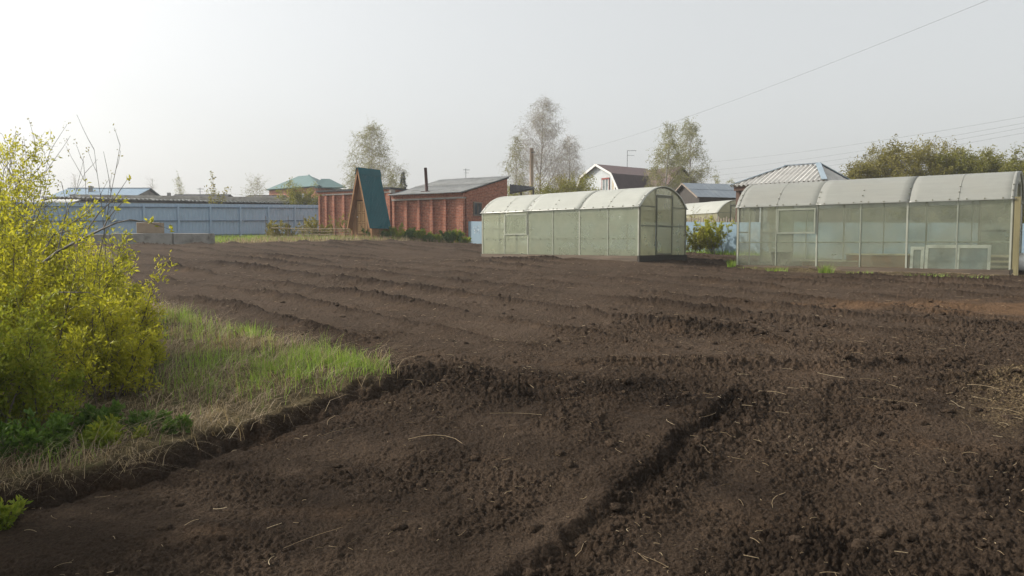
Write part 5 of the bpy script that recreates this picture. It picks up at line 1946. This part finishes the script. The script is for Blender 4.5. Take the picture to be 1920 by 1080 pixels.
def dry_density(X, Y):
    sd = bank_sd(X, Y)
    ins = sstep(.03, -.06, sd)
    cl = sstep(-.25, .3, fbm(X * 2.1 + 7, Y * 2.1, 3))
    edge = np.exp(-((sd + .20) / .22) ** 2) * (.15 + .85 * cl)
    body = .65 * sstep(-.35, .3, fbm(X * 1.1 + 4, Y * 1.1, 3)) * sstep(-1.5, -2.3, X)
    return np.clip(edge * .9 + body, 0, 1) * ins


P = scatter(60000, -6.5, -.8, 3.0, 10.5, rng, dry_density)
n = len(P)
sdv = bank_sd(P[:, 0], P[:, 1])
az = fbm(P[:, 0] * 1.6, P[:, 1] * 1.6, 2) * 5 + rng.normal(0, .9, n)
az = np.where(sdv > -.12, rng.normal(-.75, 1.2, n), az)   # some hang out over the cut edge
bend = rng.uniform(.6, 2.6, n)
P[:, 2] += rng.uniform(0, .03, n)
hh = .05 * (.34 / .05) ** rng.random(n)
me = blade_mesh('dry_grass', P, hh, az, bend, rng.uniform(.002, .005, n), rng, np.clip(rng.normal(.42, .28, n), 0, 1))
tag(link_mesh('dry_grass', me, MAT['straw']), 'dry tan grass matted along the bank and hanging over its edge', 'dry grass', kind='stuff')

# far strips of grass
def strip_blades(name, label, P, h0, h1, w, mat, seed, bend=(.1, .8)):
    rng = np.random.default_rng(seed)
    n = len(P)
    me = blade_mesh(name, P, rng.uniform(h0, h1, n), rng.uniform(0, 6.28, n), rng.uniform(bend[0], bend[1], n), np.full(n, w), rng, np.clip(rng.normal(.5, .25, n), 0, 1), k=2)
    tag(link_mesh(name, me, MAT[mat]), label, 'grass', kind='stuff')


P = scatter(9000, 4.5, 9.5, 22.5, 28.0, rng, lambda X, Y: sstep(-.2, .5, far_edge(X, Y)) * .9)
strip_blades('fence_grass', 'green grass strip at the foot of the low blue fence', P, .08, .24, .014, 'grass', 1)
P = scatter(9000, -17, -5, 29.5, 44, rng, lambda X, Y: sstep(.5, 2.5, far_edge(X, Y)) * .8)
strip_blades('fence_grass', 'patchy grass below the tall blue grey fence', P, .10, .25, .022, 'grass', 2)
P = scatter(7000, -12, -2, 30, 36.5, rng, lambda X, Y: sstep(-.3, .6, far_edge(X, Y)) * .6)
strip_blades('dry_weeds', 'dry pale weeds along the far edge of the tilled soil', P, .12, .40, .016, 'straw', 3, (.2, 1.4))


def tuft(px, y, n, h, r, label, seed, mat='grass'):
    rng = np.random.default_rng(seed)
    x = (px - 960) / FPX * y
    t = thing('grass_tuft', label, 'grass tuft', at_ground(x, y, -.01), 0)
    a = rng.uniform(0, 6.28, n)
    q = r * np.sqrt(rng.random(n))
    P = np.stack([q * np.cos(a) * 1.5, q * np.sin(a), np.zeros(n)], 1)
    me = blade_mesh('blades', P, rng.uniform(.5, 1.1, n) * h, a, rng.uniform(.05, .6, n), np.full(n, .010), rng, np.clip(rng.normal(.45, .25, n), 0, 1))
    link_mesh('blades', me, MAT[mat], t)


tuft(1549, 17.35, 160, .27, .12, 'tallest bright green grass tuft in front of the greenhouse boards', 1)
tuft(1456, 18.15, 140, .17, .18, 'low bushy grass tuft below the greenhouse vent', 2)
tuft(1372, 19.3, 110, .24, .08, 'thin grass tuft at the closed corner of the greenhouse', 3)
tuft(1400, 18.9, 60, .10, .18, 'short sparse grass tuft beside the closed corner of the greenhouse', 4)
tuft(1612, 16.9, 60, .11, .2, 'flat weedy tuft below the leaning window frames', 5)
tuft(1735, 15.7, 130, .12, .30, 'wide flat tuft of green in front of the wide window frame', 6)
tuft(1815, 15.25, 110, .10, .30, 'flat greyish green tuft by the wooden corner post', 7)
tuft(468, 8.35, 160, .22, .16, 'bright grass tuft alone at the field side of the bank', 8)
tuft(503, 8.05, 40, .17, .05, 'tiny grass tuft alone in the dark soil', 9)


# litter of straw and stalks on the soil
def litter(n, name, label, dens, x0, x1, y0, y1, l0, l1, r_, seed, tilt=.25):
    rng = np.random.default_rng(seed)
    P = scatter(n, x0, x1, y0, y1, rng, dens)
    n = len(P)
    az = rng.uniform(0, 6.28, n)
    L = l0 * (l1 / l0) ** (rng.random(n) ** 1.6)
    cv = rng.normal(0, .35, n)
    ti = np.abs(rng.normal(0, tilt, n))
    segs = []
    pr = P + np.array([[0, 0, .018]])
    segs_a = []
    for k in range(5):
        a = az + cv * (k - 2) * .5
        q = pr + np.stack([np.cos(a) * np.cos(ti), np.sin(a) * np.cos(ti), np.sin(ti) * (1 - .45 * k)], 1) * (L / 5)[:, None]
        zq = soil(q[:, 0], q[:, 1])[0]
        q[:, 2] = np.clip(q[:, 2], zq + .002, np.maximum(zq + .03, pr[:, 2] + .01))
        rr = r_ * (.6 + .8 * ((np.arange(n) * 37 % 101) / 101))
        segs_a.append(np.concatenate([pr, q, rr[:, None], (rr * .8)[:, None]], 1))
        pr = q
    S = np.concatenate(segs_a)
    me = segs_mesh(name, S, 3)
    tt = np.tile(np.repeat(np.clip(rng.normal(.35, .3, n), 0, 1), 6), 5)
    at = me.attributes.new('tint', 'FLOAT', 'POINT')
    at.data.foreach_set('value', tt.astype(np.float32))
    tag(link_mesh(name, me, MAT['straw']), label, 'straw', kind='stuff')


offbank = lambda X, Y: (bank_sd(X, Y) > .05) * sstep(.0, -.4, far_edge(X, Y))
litter(3600, 'straw_litter', 'scattered straw bits lying on the dug soil', lambda X, Y: offbank(X, Y) * (.25 + .75 * sstep(.0, .5, fbm(X * .8, Y * .8, 3))), -4.5, 6.5, 2.5, 8.5, .015, .13, .0015, 5)
litter(1600, 'straw_litter', 'fine pale straw bits strewn over the tilled field', lambda X, Y: offbank(X, Y) * .8, -10, 13, 8.5, 22, .03, .14, .0018, 6)
litter(1500, 'straw_litter', 'matted dry stalks at the rough edge of the soil', lambda X, Y: sstep(.58, .70, X / Y) * (.1 + .9 * np.exp(-((Y - 6.1) / .7) ** 2)), 2.0, 6.5, 3.2, 8.5, .03, .28, .0015, 7, .3)
litter(900, 'straw_litter', 'dry weed stalks on the strip in front of the greenhouse boards', lambda X, Y: soil(X, Y)[1][:, 1] * .9, 5.5, 11.6, 14.2, 19.5, .06, .35, .003, 8, .35)
litter(40, 'dry_stalks', 'long pale dry stalks lying beside the deep furrow', lambda X, Y: offbank(X, Y) * .9, -1.5, 4.5, 2.8, 7.0, .15, .5, .0019, 9, .10)


# loose clods
def clods(n, dens, seed, x0, x1, y0, y1, rmin, rmax):
    rng = np.random.default_rng(seed)
    P = scatter(n, x0, x1, y0, y1, rng, dens)
    n = len(P)
    t = (1 + 5 ** .5) / 2
    ico = np.array([(-1, t, 0), (1, t, 0), (-1, -t, 0), (1, -t, 0), (0, -1, t), (0, 1, t), (0, -1, -t), (0, 1, -t), (t, 0, -1), (t, 0, 1), (-t, 0, -1), (-t, 0, 1)])
    ico /= np.linalg.norm(ico[0])
    tri = np.array([(0, 11, 5), (0, 5, 1), (0, 1, 7), (0, 7, 10), (0, 10, 11), (1, 5, 9), (5, 11, 4), (11, 10, 2), (10, 7, 6), (7, 1, 8), (3, 9, 4), (3, 4, 2), (3, 2, 6), (3, 6, 8), (3, 8, 9), (4, 9, 5), (2, 4, 11), (6, 2, 10), (8, 6, 7), (9, 8, 1)])
    # one subdivision
    ed, V, F = {}, [tuple(v) for v in ico], []

    def mid(a, b):
        k = (min(a, b), max(a, b))
        if k not in ed:
            m = np.array(V[a]) + np.array(V[b])
            V.append(tuple(m / np.linalg.norm(m)))
            ed[k] = len(V) - 1
        return ed[k]
    for a, b, c_ in tri:
        ab, bc, ca = mid(a, b), mid(b, c_), mid(c_, a)
        F += [(a, ab, ca), (b, bc, ab), (c_, ca, bc), (ab, bc, ca)]
    V, F = np.array(V), np.array(F)
    rad = rmin * (rmax / rmin) ** (rng.random(n) ** 2.0)
    m = len(V)
    VV = V[None] * (1 + rng.normal(0, .16, (n, m, 1)))
    VV = VV * np.stack([rng.uniform(.8, 1.35, n), rng.uniform(.8, 1.35, n), rng.uniform(.55, .9, n)], 1)[:, None]
    VV = VV * rad[:, None, None] + P[:, None] + np.array([0, 0, 1.0]) * (rad * .22)[:, None, None]
    FF = F[None] + (np.arange(n) * m)[:, None, None]
    me = np_mesh('soil_clods', VV.reshape(-1, 3), FF.reshape(-1, 3))
    zc = np.zeros((n * m, 4), np.float32)
    zc[:, 2] = np.repeat(rng.uniform(0, .5, n), m)
    at = me.attributes.new('zone', 'FLOAT_COLOR', 'POINT')
    at.data.foreach_set('color', zc.ravel())
    return link_mesh('soil_clods', me, MAT['soil'], None, smooth=True)


def clod_density(X, Y):
    t_, s_, L_ = seg_dist(X, Y, (-.45, 2.45), (1.92, 6.05))
    yb = path_y(X, [(-1.3, 6.35), (-.7, 6.5), (.3, 6.35), (1.2, 6.1), (2.0, 5.8), (3.2, 5.6)])
    d = .10 + .9 * np.exp(-((Y - yb) / .35) ** 2) * (X > -1.4) * (X < 2.2) + .7 * np.exp(-((s_ + .12) / .16) ** 2) * (t_ < L_ + .1)
    d = d + .7 * sstep(.45, .62, X / Y) + .5 * np.exp(-(((X - 3.2) / 2.0) ** 2 + ((Y - 9.3) / 1.4) ** 2))
    return np.clip(d, 0, 1) * (bank_sd(X, Y) > .03)


o = clods(9000, clod_density, 4, -3.5, 6.5, 2.4, 11.5, .008, .042)
tag(o, 'loose clods of dark earth along the furrow and dug band', 'clods', kind='stuff')

# ------------------------------------------------------------------ hazy air
m_, t_, N_, L_, out_ = _nt('thin pale haze')
pv = N_.new('ShaderNodeVolumePrincipled')
pv.inputs['Color'].default_value = (.96, .97, 1.0, 1)
pv.inputs['Density'].default_value = .0010
pv.inputs['Anisotropy'].default_value = .25
L_.new(pv.outputs[0], out_.inputs['Volume'])
o = MB().box(-1100, 1100, -60, 1100, -3, 22).build('haze', m_, None)
tag(o, 'thin pale haze hanging over the whole place', 'haze', kind='stuff')
